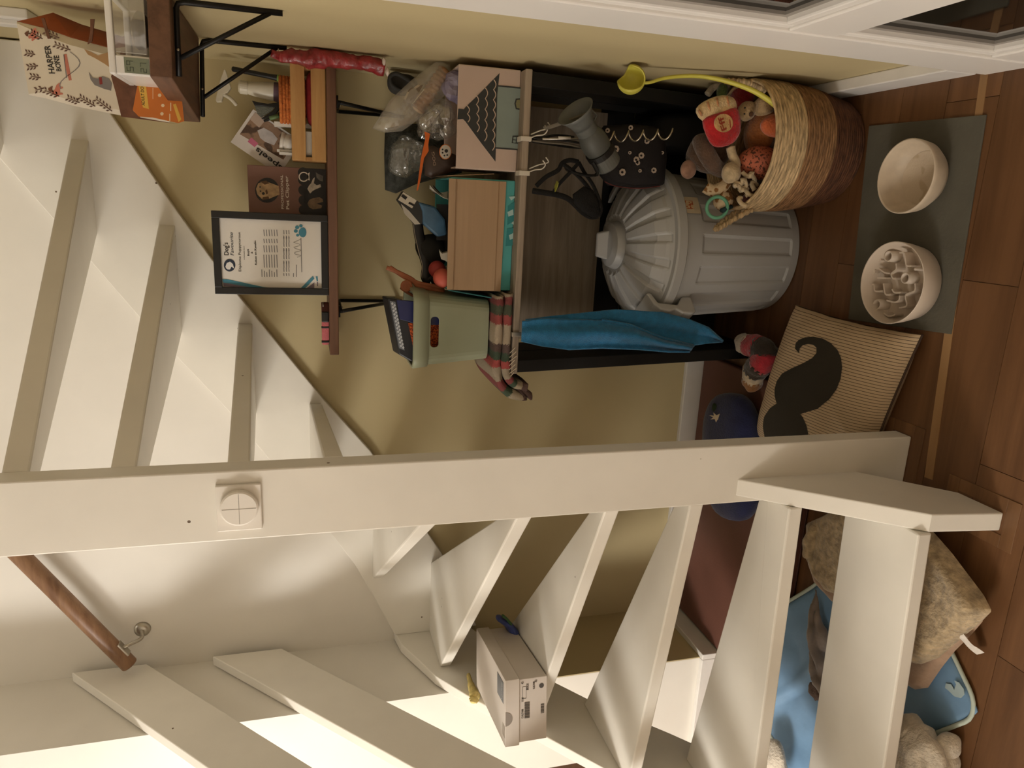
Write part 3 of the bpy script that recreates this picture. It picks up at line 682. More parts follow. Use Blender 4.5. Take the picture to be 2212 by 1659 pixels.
pxdecal('dog_print', [(682,372),(688,376),(698,380),(697,392),(690,390),(684,384)], YC, M('dog_print_grey', (120,114,104), 0.7, var=0.2, vscale=80), CB, 0.0014)

# ---- wooden slatted crate
pine = wood('pine_slat', (205,160,100), (176,126,70), axis=0, rough=0.55, scale=1.0)
pine_y = wood('pine_end', (196,148,90), (160,110,60), axis=1, rough=0.55, scale=1.0)
CR = thing('wooden_crate', 'small pine slatted crate full of dog grooming things on the middle shelf', 'crate', (0.21,2.19,ZS))
cx0,cx1,cy0,cy1 = 0.088,0.331,2.12,2.26
for z0_,z1_ in ((ZS+0.002,1.4275),(1.4435,1.480)):
    obj('slat', B().box((cx0,cy0,z0_),(cx1,cy0+0.008,z1_)), pine, CR, bevel=0.001)
    obj('slat', B().box((cx0,cy1-0.008,z0_),(cx1,cy1,z1_)), pine, CR, bevel=0.001)
for x in (cx0,cx1-0.010): obj('end_panel', B().box((x,cy0+0.008,ZS),(x+0.010,cy1-0.008,1.480)), pine_y, CR, bevel=0.001)
obj('bottom_panel', B().box((cx0+0.010,cy0+0.008,ZS),(cx1-0.010,cy1-0.008,ZS+0.005)), pine, CR)
ZC = ZS+0.0055
# coil of orange rope
orp = M('orange_rope', (204,116,54), 0.85, var=0.2, vscale=120, bump=0.8, bscale=200); rdm = M('red_cloth', (140,30,34), 0.8, var=0.15, vscale=40)
b = B()
for k in range(8):
    b.tube([V3(0.243+0.058*math.cos(a_),2.162+0.026*math.sin(a_),ZC+0.052+k*0.0085) for a_ in [i*2*math.pi/24 for i in range(24)]],0.0047,6,closed=True)
tag(obj('rope_coil', b, orp, smooth=True), 'coil of orange rope leash lying in the pine crate', 'rope')
tag(obj('treat_pouch', B().ell((0.25,2.160,ZC+0.024),(0.07,0.029,0.0235),20,12,p=3.5), rdm, smooth=True), 'dark red pouch seen through the gap between crate slats', 'pouch')
# white boxes and rolls at the left of the crate
tag(obj('dog_card_box', B().box((0.104,2.135,ZC),(0.165,2.155,1.458)), M('off_white_card', (206,198,186), 0.6), bevel=0.001), 'white printed carton seen in the gap of the crate', 'box')
b = B(); T_ = Matrix.Translation(V3(0.128,2.172,1.463)) @ Matrix.Rotation(0.18,4,'Y')
b.lathe([(0,0),(0.022,0),(0.023,0.012),(0.020,0.013),(0.020,0.016),(0.024,0.018),(0.024,0.034),(0.021,0.036),(0.021,0.038),(0.025,0.04),(0.025,0.048),(0,0.050)],24,T_)
b.lathe([(0.016,-0.064),(0.016,0.001)],20,T_,caps=True)
tag(obj('shampoo_bottle', b, M('white_bottle', (226,220,210), 0.3), smooth=True), 'stubby white ribbed bottle standing in the crate', 'bottle')
pc = M('paper_white', (226,222,212), 0.5, var=0.04)
for k,(a_,c_,e_y) in enumerate((((592,262),(604,262),2.16),((598,322),(606,320),2.15),((603,328),(609,327),2.145))):
    p = ony(*a_,e_y); q = ony(*c_,e_y); wv = -0.012 if k == 0 else -0.006
    tag(obj('folded_leaflet', B().slab([V3(p.x,e_y,p.z),V3(p.x+wv,e_y,p.z),V3(p.x+wv,e_y,ZC),V3(p.x,e_y,ZC)],[V3(p.x,e_y+0.03,p.z),V3(p.x+wv,e_y+0.03,p.z),V3(p.x+wv,e_y+0.03,ZC),V3(p.x,e_y+0.03,ZC)]), pc), ('white leaflet with a silvery top edge beside the rope coil','thin white leaflet leaning at the left crate end','outermost thin white leaflet in the pine crate')[k], 'leaflet')
# magazine
MG = None; Ym = 2.232
c = [(498,307),(547,236),(652,306),(603,378)]
P_ = pxpoly(c, Ym)
mg = thing('magazine', 'magazine with bold black title sticking up slantwise from the crate', 'magazine', V3(P_[2].x,Ym,P_[2].z))
obj('pages', B().slab([V3(p.x,Ym,p.z) for p in P_],[V3(p.x,Ym+0.005,p.z) for p in P_]), M('magazine_paper', (222,214,206), 0.35, var=0.02), mg)
pxdecal('cover_photo', [(518,290),(551,243),(640,303),(612,345)], Ym, spots('cover_photo', (150,120,96), (92,72,58), 30), mg, 0.0008)
pxdecal('pale_area', [(540,258),(551,243),(575,258),(560,276)], Ym, M('cover_beige', (190,168,150), 0.5), mg, 0.0012)
pxdecal('pink_area', [(535,306),(543,297),(558,310),(550,318)], Ym, M('cover_pink', (206,110,140), 0.5), mg, 0.0013)
pxdecal('dog_area', [(556,282),(570,276),(588,286),(600,300),(592,314),(572,306),(562,298)], Ym, M('cover_grey', (196,188,184), 0.5, var=0.1, vscale=50), mg, 0.0013)
pxtext('speels', (611,361), (556,318), 11, Ym-0.001, ink, mg, bold=0.02)
# spray bottle
tr = M('milky_plastic', (216,208,188), 0.3, var=0.03); spm = M('purple_label', (104,78,92), 0.5)
SB = thing('spray_bottle', 'milky white spray bottle with trigger head standing in the crate', 'bottle', (0.25,2.235,ZC))
b0 = V3(0.262,2.222,ZC); ax = (ony(505,186,2.222)-b0); hL = ax.length; T_ = frame_m(b0, ax.normalized().cross(V3(0,1,0)), V3(0,-1,0)); T_ = Matrix(((T_[0][0],0,0,0),(0,1,0,0),(0,0,1,0),(0,0,0,1)))
axn = ax.normalized(); xq = axn.cross(V3(0,1,0)).normalized(); T_ = Matrix.Identity(4)
for j in range(3): T_[j][0] = xq[j]; T_[j][1] = axn.cross(xq)[j]; T_[j][2] = axn[j]
T_.translation = b0
obj('bottle_body', B().lathe([(0,0.005),(0.023,0.005),(0.0255,0.012),(0.0255,hL*0.52),(0.024,hL*0.60),(0.019,hL*0.78),(0.016,hL*0.84),(0.014,hL*0.87)],24,T_), tr, SB, smooth=True)
obj('bottle_label', B().lathe([(0.0258,hL*0.40),(0.026,hL*0.41),(0.026,hL*0.52),(0.0248,hL*0.56)],24,T_), spm, SB, smooth=True)
obj('screw_collar', B().lathe([(0.0,hL*0.85),(0.0175,hL*0.85),(0.0175,hL*0.93),(0.012,hL*0.95),(0,hL*0.95)],20,T_), tr, SB)
hd = pxpoly([(499,190),(494,172),(487,150),(484,150),(477,170),(470,196),(466,216),(468,221),(479,220),(483,204),(492,200)],2.225)
H_ = obj('spray_head', B().slab([V3(p.x,2.222,p.z) for p in hd],[V3(p.x,2.242,p.z) for p in hd]), tr, SB, bevel=0.003)
tg = spline([ony(482,204,2.232),ony(494,210,2.232),ony(504,219,2.232),ony(511,228,2.232)],4)
obj('trigger', B().tube(tg,[0.005]*(len(tg)-1)+[0.003],8), tr, SB, smooth=True)
# brush handle
a_ = ony(503,149,2.215); e2 = ony(612,171,2.20); e2b = V3(e2.x-0.01,2.195,ZC+0.02)
DB = thing('grooming_brush', 'long black grooming brush handle sticking out of the crate', 'brush', e2b)
blp = M('black_plastic', (30,29,27), 0.45, var=0.08)
obj('handle', B().tube([a_+(a_-e2)*0.02,a_,a_+(e2-a_)*0.7,e2,e2b],[0.004,0.0068,0.0068,0.009,0.009],12), blp, DB, smooth=True)
obj('green_ring', B().tube([e2+(a_-e2)*0.05,e2+(a_-e2)*0.12],[0.0098,0.0088],12), M('lime_rubber', (120,150,70), 0.5), DB, smooth=True)
# slicker comb
YK = 2.19
CM = thing('slicker_comb', 'black curved dog comb with grey teeth pad standing in the crate', 'comb', V3(ony(600,235,YK).x,YK,ZC))
p = pxpoly([(544,217),(560,221),(578,224),(596,222),(612,216),(650,216),(650,226),(608,232),(594,248),(570,258),(564,256),(589,240),(594,232),(566,229),(550,228)],YK)
obj('comb_back', B().slab([V3(q.x,YK,max(q.z,ZC)) for q in p],[V3(q.x,YK+0.012,max(q.z,ZC)) for q in p]), blp, CM, bevel=0.0015)
p = pxpoly([(550,229),(566,230),(592,232),(588,240),(564,254),(556,246)],YK+0.004)
obj('teeth_pad', B().slab([V3(q.x,YK+0.003,q.z) for q in p],[V3(q.x,YK+0.009,q.z) for q in p]), M('pad_grey', (110,112,100), 0.7, bump=0.6, bscale=300), CM)
q0 = ony(570,262,2.165); q1 = ony(606,246,2.165)
SC = thing('grooming_scissors', 'dark scissors with green grip lying between comb and leaflets', 'scissors', V3(q1.x,2.165,ZC))
obj('blade', B().tube([q0,q1,V3(q1.x,2.165,ZC+0.02)],[0.003,0.006,0.006],8), blp, SC, smooth=True)
obj('grip', B().tube([ony(582,256,2.158),ony(602,250,2.158)],0.0055,8), M('green_grip', (96,120,78), 0.5), SC, smooth=True)

# ---- dog collar
pk = M('pink_webbing', (196,104,108), 0.8, var=0.06, bump=0.4, bscale=250)
CO = thing('dog_collar', 'pink dog collar with black buckle at the left end of the middle shelf', 'collar', (-0.365,2.15,ZS))
def arc(cx,cy,rx,ry,a0,a1,z,n=16): return [V3(cx+rx*math.cos(a0+(a1-a0)*i/n), cy+ry*math.sin(a0+(a1-a0)*i/n), z) for i in range(n+1)]
z_ = ZS+0.0105
obj('strap', B().tube(arc(-0.365,2.15,0.062,0.024,math.pi*1.02,math.pi*1.55,z_),0.0012,8,flat=8,up=(0,0,1)).tube(arc(-0.365,2.15,0.062,0.024,math.pi*0.1,math.pi*1.02,z_),0.0012,8,flat=8,up=(0,0,1)), pk, CO)
obj('dark_strap', B().tube(arc(-0.365,2.15,0.062,0.024,math.pi*1.68,math.pi*2.1,z_),0.0014,8,flat=7.5,up=(0,0,1)), M('maroon_webbing', (92,52,44), 0.8), CO)
obj('buckle', B().box((-0.365+0.008,2.122,ZS+0.0003),(-0.365+0.038,2.132,ZS+0.021)), blp, CO, bevel=0.003)
for x in (-0.372,-0.416): obj('slider', B().box((x-0.003,2.1245 if x>-0.4 else 2.132,ZS+0.0003),(x+0.003,2.132 if x>-0.4 else 2.1395,ZS+0.022)), blp, CO, bevel=0.001)
obj('d_ring', B().tube(arc(-0.365+0.056,2.142,0.006,0.009,0,2*math.pi,ZS+0.016,12)[:-1],0.0016,6,closed=True), stl, CO, smooth=True)

# ---- red rawhide roll hanging from the bracket foot
pts = [ony(x,y,2.04) for x,y in ((588,118),(610,122),(640,122),(670,128),(700,124),(735,130),(770,134),(800,138),(830,146))]
rs = [0.008,0.014,0.019,0.022,0.024,0.021,0.017,0.018,0.019]
sp = spline(pts,5); rr = []
for i in range(len(sp)):
    k = i/5.0; j = min(int(k),len(rs)-2); rr.append(rs[j]+(rs[j+1]-rs[j])*(k-j))
b = B().tube(sp, rr, 18)
for v in b.v:
    v += Vector((noise.noise(v*60),noise.noise(v*60+Vector((9,0,0))),noise.noise(v*60+Vector((0,9,0)))))*0.007; v.x = min(v.x, XR-0.004)
RC = thing('chew_roll', 'crumpled dark red wrapped chew hanging down beside the shelf end', 'dog chew', (0.325,2.04,1.23))
obj('wrapper', b, M('red_wrap', (158,44,50), 0.28, var=0.25, vscale=45, bump=0.7, bscale=60, spec=0.7), RC, smooth=True)
wf = M('white_fringe', (226,214,204), 0.5)
for c_,dz in (((829,133),0.0),((837,155),0.0)):
    p = ony(*c_,2.028); obj('white_end', B().ell(p,(0.012,0.012,0.005),10,6,nz=0.4,ns=120), wf, RC, smooth=True)
obj('hang_cord', B().tube([V3(XR-0.008,2.05,1.505),ony(600,116,2.04)],0.0015,6), wf, RC)
# ================================================================== console table under the stairs
grey = wood('grey_oak', (172,156,138), (132,118,102), axis=0, rough=0.55, scale=1.3)
greyd = wood('grey_oak_panel', (160,146,128), (122,110,96), axis=0, rough=0.6, scale=1.3)
bw = M('black_wood', (24,23,22), 0.6, var=0.15, vscale=20, bump=0.1)
ZT = 0.8975
TA = thing('console_table', 'grey oak console table with slanting black plank legs, standing under the stairs', 'table', (-0.06,2.1,0))
obj('tabletop', B().box((-0.466,1.90,0.8795),(0.338,2.325,ZT)), grey, TA, bevel=0.002)
obj('back_panel', B().box((-0.44,2.295,0.50),(0.30,2.310,0.8795)), greyd, TA)
obj('dark_backing', B().box((-0.46,2.341,0.385),(0.33,2.352,0.50)).box((-0.46,2.327,0.002),(0.33,2.337,0.385)), bw, TA)  # black sheets added to keep the space behind the bin dark
obj('panel_rail', B().box((-0.44,2.308,0.47),(0.30,2.325,0.50)), bw, TA)
for x in (-0.466,0.300):
    for y in (1.915,2.045):
        p = [(y,0.8795),(y+0.122,0.8795),(y+0.122+0.15,0.0),(y+0.15,0.0)]
        if y > 2: p = [(y,0.8795),(y+0.122,0.8795),(y+0.15+0.122,0.0),(y+0.15,0.0)]
        obj('leg_plank', B().slab([V3(x,a,z) for a,z in p],[V3(x+0.036,a,z) for a,z in p]), bw, TA, bevel=0.002)
    obj('foot', B().box((x-0.004,2.10,0.0),(x+0.040,2.325,0.055)), bw, TA, bevel=0.002)

# ---- house-print storage box
YH = 1.945
HB = thing('storage_box', 'pinkish white cardboard box printed with a dark-roofed house, at the right of the table', 'box', (0.215,2.02,ZT))
hx0,hx1,hz1 = 0.085,0.341,1.064
bxm = M('white_card', (206,184,170), 0.7, var=0.02)
o = B(); openbox(o,(hx0,YH,ZT+0.0006),(hx1,2.13,hz1),0.005); obj('box_body', o, bxm, HB, bevel=0.004)
roofm = M('print_charcoal', (58,60,60), 0.6); mint = M('print_mint', (142,156,150), 0.6); olv = M('print_olive', (140,136,98), 0.6)
pxdecal('house_wall', [(1072,186),(1126,190),(1121,322),(1069,318)], YH, mint, HB, 0.0008)
pxdecal('door_print', [(1126,212),(1114,213),(1111,224),(1114,236),(1125,238)], YH, roofm, HB, 0.0012); pxdecal('door_fill', [(1126,215),(1116,216),(1114,224),(1116,233),(1125,235)], YH, olv, HB, 0.0016)
joinpx('wall_line', [[(1075,184),(1127,189),(1127,192),(1075,187)]], YH, roofm, HB, 0.0014); joinpx('wall_line', [[(1070,318),(1121,322),(1121,325),(1070,321)]], YH, roofm, HB, 0.0014)
pxdecal('roof_print', [(990,235),(1002,236),(1005,232),(1030,208),(1079,158),(1074,204),(1072,290),(1070,349),(1040,310),(1005,262),(1000,257),(988,258)], YH, roofm, HB, 0.0012)
crm = M('print_cream_line', (214,190,170), 0.6)
for k,(a_,c_) in enumerate((((1011,228),(1013,264)),((1031,206),(1033,285)),((1051,190),(1049,305)),((1069,172),(1066,325)))):
    n_ = (2,4,5,7)[k]; pts = []
    for i in range(n_*5+1):
        t = i/(n_*5); ph = (t*n_)%1.0; pts.append(ony(a_[0]+(c_[0]-a_[0])*t+(5 if k<3 else 5)*(math.sin(ph*math.pi)-0.5), a_[1]+(c_[1]-a_[1])*t, YH)+V3(0,-0.0014,0))
    obj('scallop_line', B().tube(pts,0.0013,4), crm, HB)
pxdecal('window_print', [(1107,293),(1124,293),(1122,311),(1105,309)], YH, roofm, HB, 0.0014)
for a_,c_ in ((1109,296),(1117,296),(1108,303),(1116,303)): pxdecal('window_pane', [(a_,c_),(a_+6,c_+0.3),(a_+5.5,c_+5.5),(a_-0.4,c_+5)], YH, mint, HB, 0.002)

# things in and above the house box
film = clear('plastic_film'); film2 = clear('crinkled_film', (225,220,210), 0.10, 0.20, 0.08, 1.0, 40)
prp = clear('lilac_film', (170,160,190), 0.6, 0.12, 0.2)
def cloud(b, c, r, T=None, nz=0.35, ns=9.0, nu=20, nv=12, p=2.2): return b.ell(c, r, nu, nv, T, nz, ns, p)
tag(obj('plastic_wrapper', cloud(B(),(0.295,2.02,1.045),(0.037,0.035,0.045),nz=0.35,ns=40), prp), 'crumpled lilac plastic wrapper peeking out of the house box', 'wrapper')
# zip bag with ribbed biscuit roll
YZ = 2.04
ZB = thing('zip_bag', 'translucent zip bag with a ribbed beige chew roll leaning over the house box', 'bag', (0.24,YZ,1.07))
p = pxpoly([(803,278),(832,287),(868,284),(905,258),(962,206),(975,150),(958,133),(940,134),(890,172),(842,216)],YZ)
cen = sum(p, V3(0,0,0))/len(p)
def pillow_from(poly, cen, th, y, rings_=5):
    b = B(); R_ = []
    for k in range(rings_*2+1):
        t = k/(rings_*2); a = math.pi*t-math.pi/2; s_ = math.cos(a)*0.98+0.02; s_ = s_**0.5
        R_.append([V3(cen.x+(q.x-cen.x)*s_, y+math.sin(a)*th+0.004*noise.noise(q*40+V3(k,0,0)), cen.z+(q.z-cen.z)*s_) for q in poly])
    return b.rings(R_)
obj('film', pillow_from(p,cen,0.022,YZ), film, ZB, smooth=True)
a_ = ony(902,238,YZ); e2 = ony(962,150,YZ)
bp_ = M('biscuit', (168,124,84), 0.8, var=0.2, vscale=40)
n_ = 11; pts = []; rs = []
for i in range(n_*4+1): t = i/(n_*4); pts.append(a_+(e2-a_)*t); rs.append(0.0155+0.0035*abs(math.sin(t*n_*math.pi)))
obj('chew_roll', B().tube(pts,rs,14), bp_, ZB, smooth=True)
obj('chew_face', B().tube([a_+(a_-e2).normalized()*0.002,a_],[0.013,0.0175],14), M('biscuit_rim', (196,160,118), 0.8), ZB, smooth=True)
q = pxpoly([(868,222),(884,192),(915,182),(905,200),(893,224)],YZ-0.021)
lb = obj('label', B().slab(q,[v+V3(0,0.001,0) for v in q]), M('bag_label', (120,104,84), 0.6), ZB)
joinpx('label_print', [[(872,214),(880,198),(884,199),(876,216)],[(893,190),(902,183),(908,185),(898,192)]], YZ-0.0215, M('bag_label_light', (176,160,134), 0.6), lb)
obj('label_edge', B().tube([ony(891,224,YZ-0.02),ony(916,193,YZ-0.02)],0.0013,5), M('bag_seam', (206,190,160), 0.5), ZB)
# crinkled clear bag
CK = thing('cellophane_bag', 'crumpled shiny clear cellophane bag above the left half of the house box', 'bag', (0.17,2.05,1.0))
b = cloud(B(),ony(945,258,2.05),(0.055,0.045,0.052),nz=0.45,ns=34,nu=28,nv=18); obj('film', b, film2, CK)
obj('twist', B().tube(spline([ony(912,272,2.01),ony(926,262,2.0),ony(948,240,2.0)],4),[0.016,0.02,0.022,0.022,0.02,0.018,0.014,0.011,0.006],9), film2, CK)
# orange feather strip
p = pxpoly([(917,284),(929,289),(925,312),(926,326),(916,342),(908,390),(903,411),(900,412),(904,385),(909,345),(914,320),(919,300)],1.985)
tag(obj('orange_ribbon', B().slab([v for v in p],[v+V3(0,0.002,0) for v in p]), M('orange_plastic', (216,104,34), 0.45, var=0.1)), 'narrow bright orange plastic strip hanging across the clear bags', 'strip')
# dark mesh tote
TO = thing('tote_bag', 'dark grey mesh tote bag standing behind the boxes on the table', 'bag', (0.13,2.2,ZT))
p = [(838,272),(860,268),(900,262),(960,262),(1000,280),(1010,372),(960,382),(905,398),(862,418),(838,410),(836,330)]
P_ = [V3(v.x,0,max(v.z,ZT+0.004)) for v in pxpoly(p,2.17)]
cen = sum(P_, V3(0,0,0))/len(P_)
obj('mesh_body', pillow_from(P_,cen,0.050,2.25), M('mesh_grey', (78,80,74), 0.85, var=0.25, vscale=60, bump=0.9, bscale=260), TO, smooth=True)
obj('handle', B().tube(spline([ony(868,196,2.2),ony(848,186,2.2),ony(842,170,2.2),ony(850,160,2.2),ony(866,163,2.2),ony(905,190,2.2)],5),0.006,8), M('charcoal_strap', (58,56,52), 0.8), TO, smooth=True)
obj('side_pocket', cloud(B(),ony(870,182,2.23),(0.03,0.02,0.045),nz=0.15,ns=20), M('pocket_grey', (66,62,56), 0.85), TO, smooth=True)
film3 = clear('grey_film', (150,150,140), 0.30, 0.10, 0.15, 0.9, 30)
tag(obj('plastic_sack', cloud(B(),ony(880,338,2.12),(0.055,0.025,0.05),nz=0.4,ns=26,nu=24,nv=14), film3), 'thin greyish plastic sack hanging over the mesh tote', 'bag')
# brown treat packet with paw tag
TP = thing('treat_packet', 'dark brown treat packet with white paw badge between the boxes', 'packet', (0.12,2.03,ZT))
p = pxpoly([(914,318),(935,314),(955,322),(985,334),(1000,350),(990,372),(960,376),(932,385),(918,378)],2.03)
p = [V3(v.x,2.03,max(v.z,ZT+0.002)) for v in p]; cen = sum(p,V3(0,0,0))/len(p)
obj('packet', pillow_from(p,cen,0.018,2.035), M('packet_brown', (70,54,46), 0.4, var=0.1), TP, smooth=True)
Yt = 2.012
pxcirc('paw_badge', (962,328), 12, Yt, M('badge_white', (206,196,182), 0.5), TP, 0.001, 18, 15); pxcirc('badge_ring', (962,328), 13.4, Yt+0.0004, bago, TP, 0.001, 18, 16.5)
joinpx('paw_print', [[(x+r_*math.cos(k),y+r_*math.sin(k)) for k in [i*0.785 for i in range(8)]] for x,y,r_ in ((964,326,4),(956,330,2),(960,336,2),(966,335,2),(956,323,2))], Yt-0.001, ink, TP)
pxtext('DOG', (942,358), (938,328), 6, Yt+0.004, M('letter_beige', (176,150,124), 0.5), TP)

# ---- teal and kraft cardboard box
YK2 = 1.95
kraft = M('kraft_card', (174,145,114), 0.8, var=0.03, vscale=12, bump=0.08, bscale=60, stretch=(0.3,1,8)); tealm = M('teal_card', (84,168,166), 0.55, var=0.03)
KX = thing('cardboard_box', 'teal cardboard box with its brown kraft flap folded down in front', 'box', (-0.09,2.07,ZT))
o = B(); openbox(o,(-0.236,YK2,ZT+0.0006),(0.062,2.19,1.076),0.004); obj('box_body', o, tealm, KX, bevel=0.002)
obj('front_flap', B().slab([V3(-0.236,YK2-0.003,1.079),V3(0.058,YK2-0.003,1.081),V3(0.058,YK2-0.007,0.925),V3(-0.238,YK2-0.007,0.928)],[V3(-0.236,YK2,1.079),V3(0.058,YK2,1.081),V3(0.058,YK2-0.003,0.925),V3(-0.238,YK2-0.003,0.928)]), kraft, KX)
for zc in (1.062,0.945):
    obj('flap_crease', B().box((-0.236,YK2-0.0082,zc-0.0008),(0.057,YK2-0.0055,zc+0.0008)), M('kraft_crease', (150,118,86), 0.85), KX)
obj('side_flap', B().slab([V3(-0.237,YK2+0.005,1.073),V3(-0.237,2.18,1.073),V3(-0.262,2.17,0.955),V3(-0.258,YK2+0.012,0.945)],[V3(-0.240,YK2+0.005,1.073),V3(-0.240,2.18,1.073),V3(-0.265,2.17,0.955),V3(-0.261,YK2+0.012,0.945)]), M('teal_inner', (52,112,114), 0.6), KX)
obj('side_flap', B().slab([V3(0.0635,YK2,1.085),V3(0.066,2.18,1.085),V3(0.080,2.17,0.95),V3(0.076,YK2+0.012,0.955)],[V3(0.0655,YK2,1.085),V3(0.068,2.18,1.085),V3(0.082,2.17,0.95),V3(0.078,YK2+0.012,0.955)]), kraft, KX)
lw = M('label_pale', (176,206,202), 0.5); dk = M('teal_dark', (54,136,138), 0.55)
pxdecal('printed_band', [(1097,445),(1116,432),(1113,475),(1096,486)], YK2, dk, KX, 0.0012); pxdecal('printed_band', [(1095,494),(1115,490),(1113,530),(1092,532)], YK2, dk, KX, 0.0012)
pxdecal('printed_patch', [(1099,425),(1118,423),(1104,433)], YK2, lw, KX, 0.0016); pxdecal('printed_patch', [(1112,476),(1104,482),(1113,488)], YK2, lw, KX, 0.0016)
for a_ in ((1096,462),(1099,512)): pxdecal('printed_patch', [(a_[0],a_[1]-4),(a_[0]+12,a_[1]-10),(a_[0]+13,a_[1]+2),(a_[0]+2,a_[1]+6)], YK2, lw, KX, 0.0016)
ZI = ZT+0.0055
# contents of the cardboard box
YI = 2.06
BX = thing('blister_pack', 'blue plastic blister pack with black and white printed card leaning in the kraft box', 'package', (0.0,YI,ZI))
q = pxpoly([(858,432),(872,412),(968,470),(962,514),(915,486),(900,494)],YI)
obj('card', B().slab([v for v in pxpoly([(858,432),(870,413),(905,436),(915,458),(912,484),(896,486)],YI)],[v+V3(0,0.03,0) for v in pxpoly([(858,432),(870,413),(905,436),(915,458),(912,484),(896,486)],YI)]), M('card_black', (44,44,44), 0.4), BX, bevel=0.001)
pxdecal('white_print', [(860,432),(871,415),(900,433),(890,450)], YI, M('card_white', (206,196,178), 0.5), BX, 0.0012)
pxdecal('white_print', [(866,440),(884,456),(908,484),(896,485),(874,462)], YI, M('card_white2', (190,182,168), 0.5), BX, 0.0012)
joinpx('black_print', [[(866,424),(870,419),(880,426),(876,432)]], YI-0.0012, cblk, BX); joinpx('black_print', [[(884,436),(896,442),(894,446),(882,440)]], YI-0.0012, cblk, BX)
p = pxpoly([(904,436),(940,446),(962,474),(966,508),(945,512),(914,484),(912,456)],YI-0.005); p += [V3(p[4].x,YI,ZI),V3(p[5].x,YI,ZI)][:0]
obj('blister', B().slab(p,[v+V3(0,0.035,0) for v in p]), M('blue_plastic', (74,106,132), 0.25, var=0.15, vscale=20), BX, bevel=0.006)
obj('card_foot', B().box((ony(940,480,YI).x-0.05,YI+0.005,ZI),(ony(940,480,YI).x+0.05,YI+0.02,1.09)), cblk, BX)
# black muzzle / strap hoop
hp = spline([ony(x,y,2.10) for x,y in ((893,482),(897,510),(905,545),(913,575),(911,598),(920,606),(935,600))],6)
HO = thing('head_collar', 'black leather head collar with a shiny edge standing in the kraft box', 'collar', (-0.1,2.1,ZI))
obj('strap', B().tube([v+V3(0,0,-0.012) for v in hp],0.003,8,flat=5,up=(0,0,1)), M('black_leather', (28,25,23), 0.4, var=0.1), HO, smooth=True)
obj('trim', B().tube(hp,0.0022,6), M('silver_trim', (150,140,124), 0.3, 0.7), HO, smooth=True)
obj('padding', cloud(B(),ony(935,540,2.12),(0.050,0.03,0.045),nz=0.25,ns=16), M('black_padding', (36,34,31), 0.8), HO, smooth=True)
obj('padding_foot', B().box((-0.16,2.10,ZI),(-0.04,2.14,1.06)), M('black_padding', (36,34,31), 0.8), HO)
cor = M('coral_rubber', (212,102,84), 0.55, var=0.06)
for (c_,r_,l_,Yb) in (((956,601),0.0265,'coral rubber ball in front, at the left corner of the kraft box',2.0),((944,582),0.024,'darker red rubber ball half hidden behind the coral ball',2.045)):
    p = ony(*c_,Yb); m_ = cor if Yb < 2.02 else M('red_rubber', (168,62,58), 0.55)
    t_ = thing('rubber_ball', l_, 'ball', V3(p.x,Yb,p.z-r_))
    obj('ball', B().ell(p,(r_,r_,r_),24,16), m_, t_, smooth=True)
    obj('seam', B().tube([p+V3(r_*math.cos(k),r_*math.sin(k)*0.3-0.0,r_*math.sin(k)*0.95) for k in [i*math.pi/12 for i in range(24)]],0.0006,4,closed=True), m_, t_)
    tag(obj('tissue_bed', cloud(B(),V3(p.x,Yb+0.004,(ZI+p.z-r_)/2),(0.017,0.020,(p.z-r_-ZI)/2-0.0005),nz=0.1,ns=20,p=3), M('crumpled_paper', (170,160,144), 0.8, bump=0.5)), 'crumpled packing paper under '+('the front ball' if Yb<2.02 else 'the rear ball')+' in the kraft box', 'paper')
p = pxpoly([(948,540),(955,548),(967,545),(972,560),(972,572),(962,563),(953,560)],1.99)
tag(obj('paper_scrap', B().slab(p,[v+V3(0.002,0.02,-0.004) for v in p]), M('tissue_white', (190,180,162), 0.7, bump=0.4)), 'torn white paper scrap sticking up beside the coral ball', 'paper')
LF = thing('leaflet', 'curled white leaflets at the right end of the kraft box', 'leaflet', (0.03,2.0,ZI))
for k in range(3):
    obj('sheet', B().grid(lambda u,v: ony(928+40*v+4*k, 400+26*v*(1-u)+(8+k*4)*u+8*math.sin(v*2.5), 1.985+0.03*u+0.006*k), 8, 8), M('leaflet_%d'%k, ((204,198,184),(170,160,144),(60,58,54))[k], 0.6), LF, smooth=True, solid=0.0008)

# ---- sage green plastic bin with handle slot
sage = M('sage_plastic', (150,154,128), 0.42, var=0.02)
def rrect(x0,x1,y0,y1,r,z,n=5):
    pts = []
    for cx,cy,a in ((x1-r,y1-r,0),(x0+r,y1-r,math.pi/2),(x0+r,y0+r,math.pi),(x1-r,y0+r,math.pi*1.5)):
        for i in range(n+1): t = a+math.pi/2*i/n; pts.append(V3(cx+r*math.cos(t),cy+r*math.sin(t),z))
    return pts
SGB = thing('plastic_bin', 'sage green plastic bin with a rounded handle slot, standing on the folded plaid blanket', 'bin', (-0.355,2.07,0.952))
zb0,zt0 = 0.952,1.168; TH = 0.0035
def ring_at(z, ins=0.0):
    t = (z-zb0)/(zt0-zb0); return rrect(-0.440-0.018*t+ins,-0.268+0.022*t-ins,1.965-0.012*t+ins,2.15+0.018*t-ins,0.03-ins*0.6,z)
b = B(); R_ = [ring_at(z) for z in (zb0,zb0+0.01,1.0,1.05,1.125,1.145,zt0)]+[ring_at(z,TH) for z in (zt0,1.145,1.125,1.05,1.0,zb0+0.012,zb0+0.004)]
b.rings(R_, caps=True)
body = obj('bin_body', b, sage, SGB)
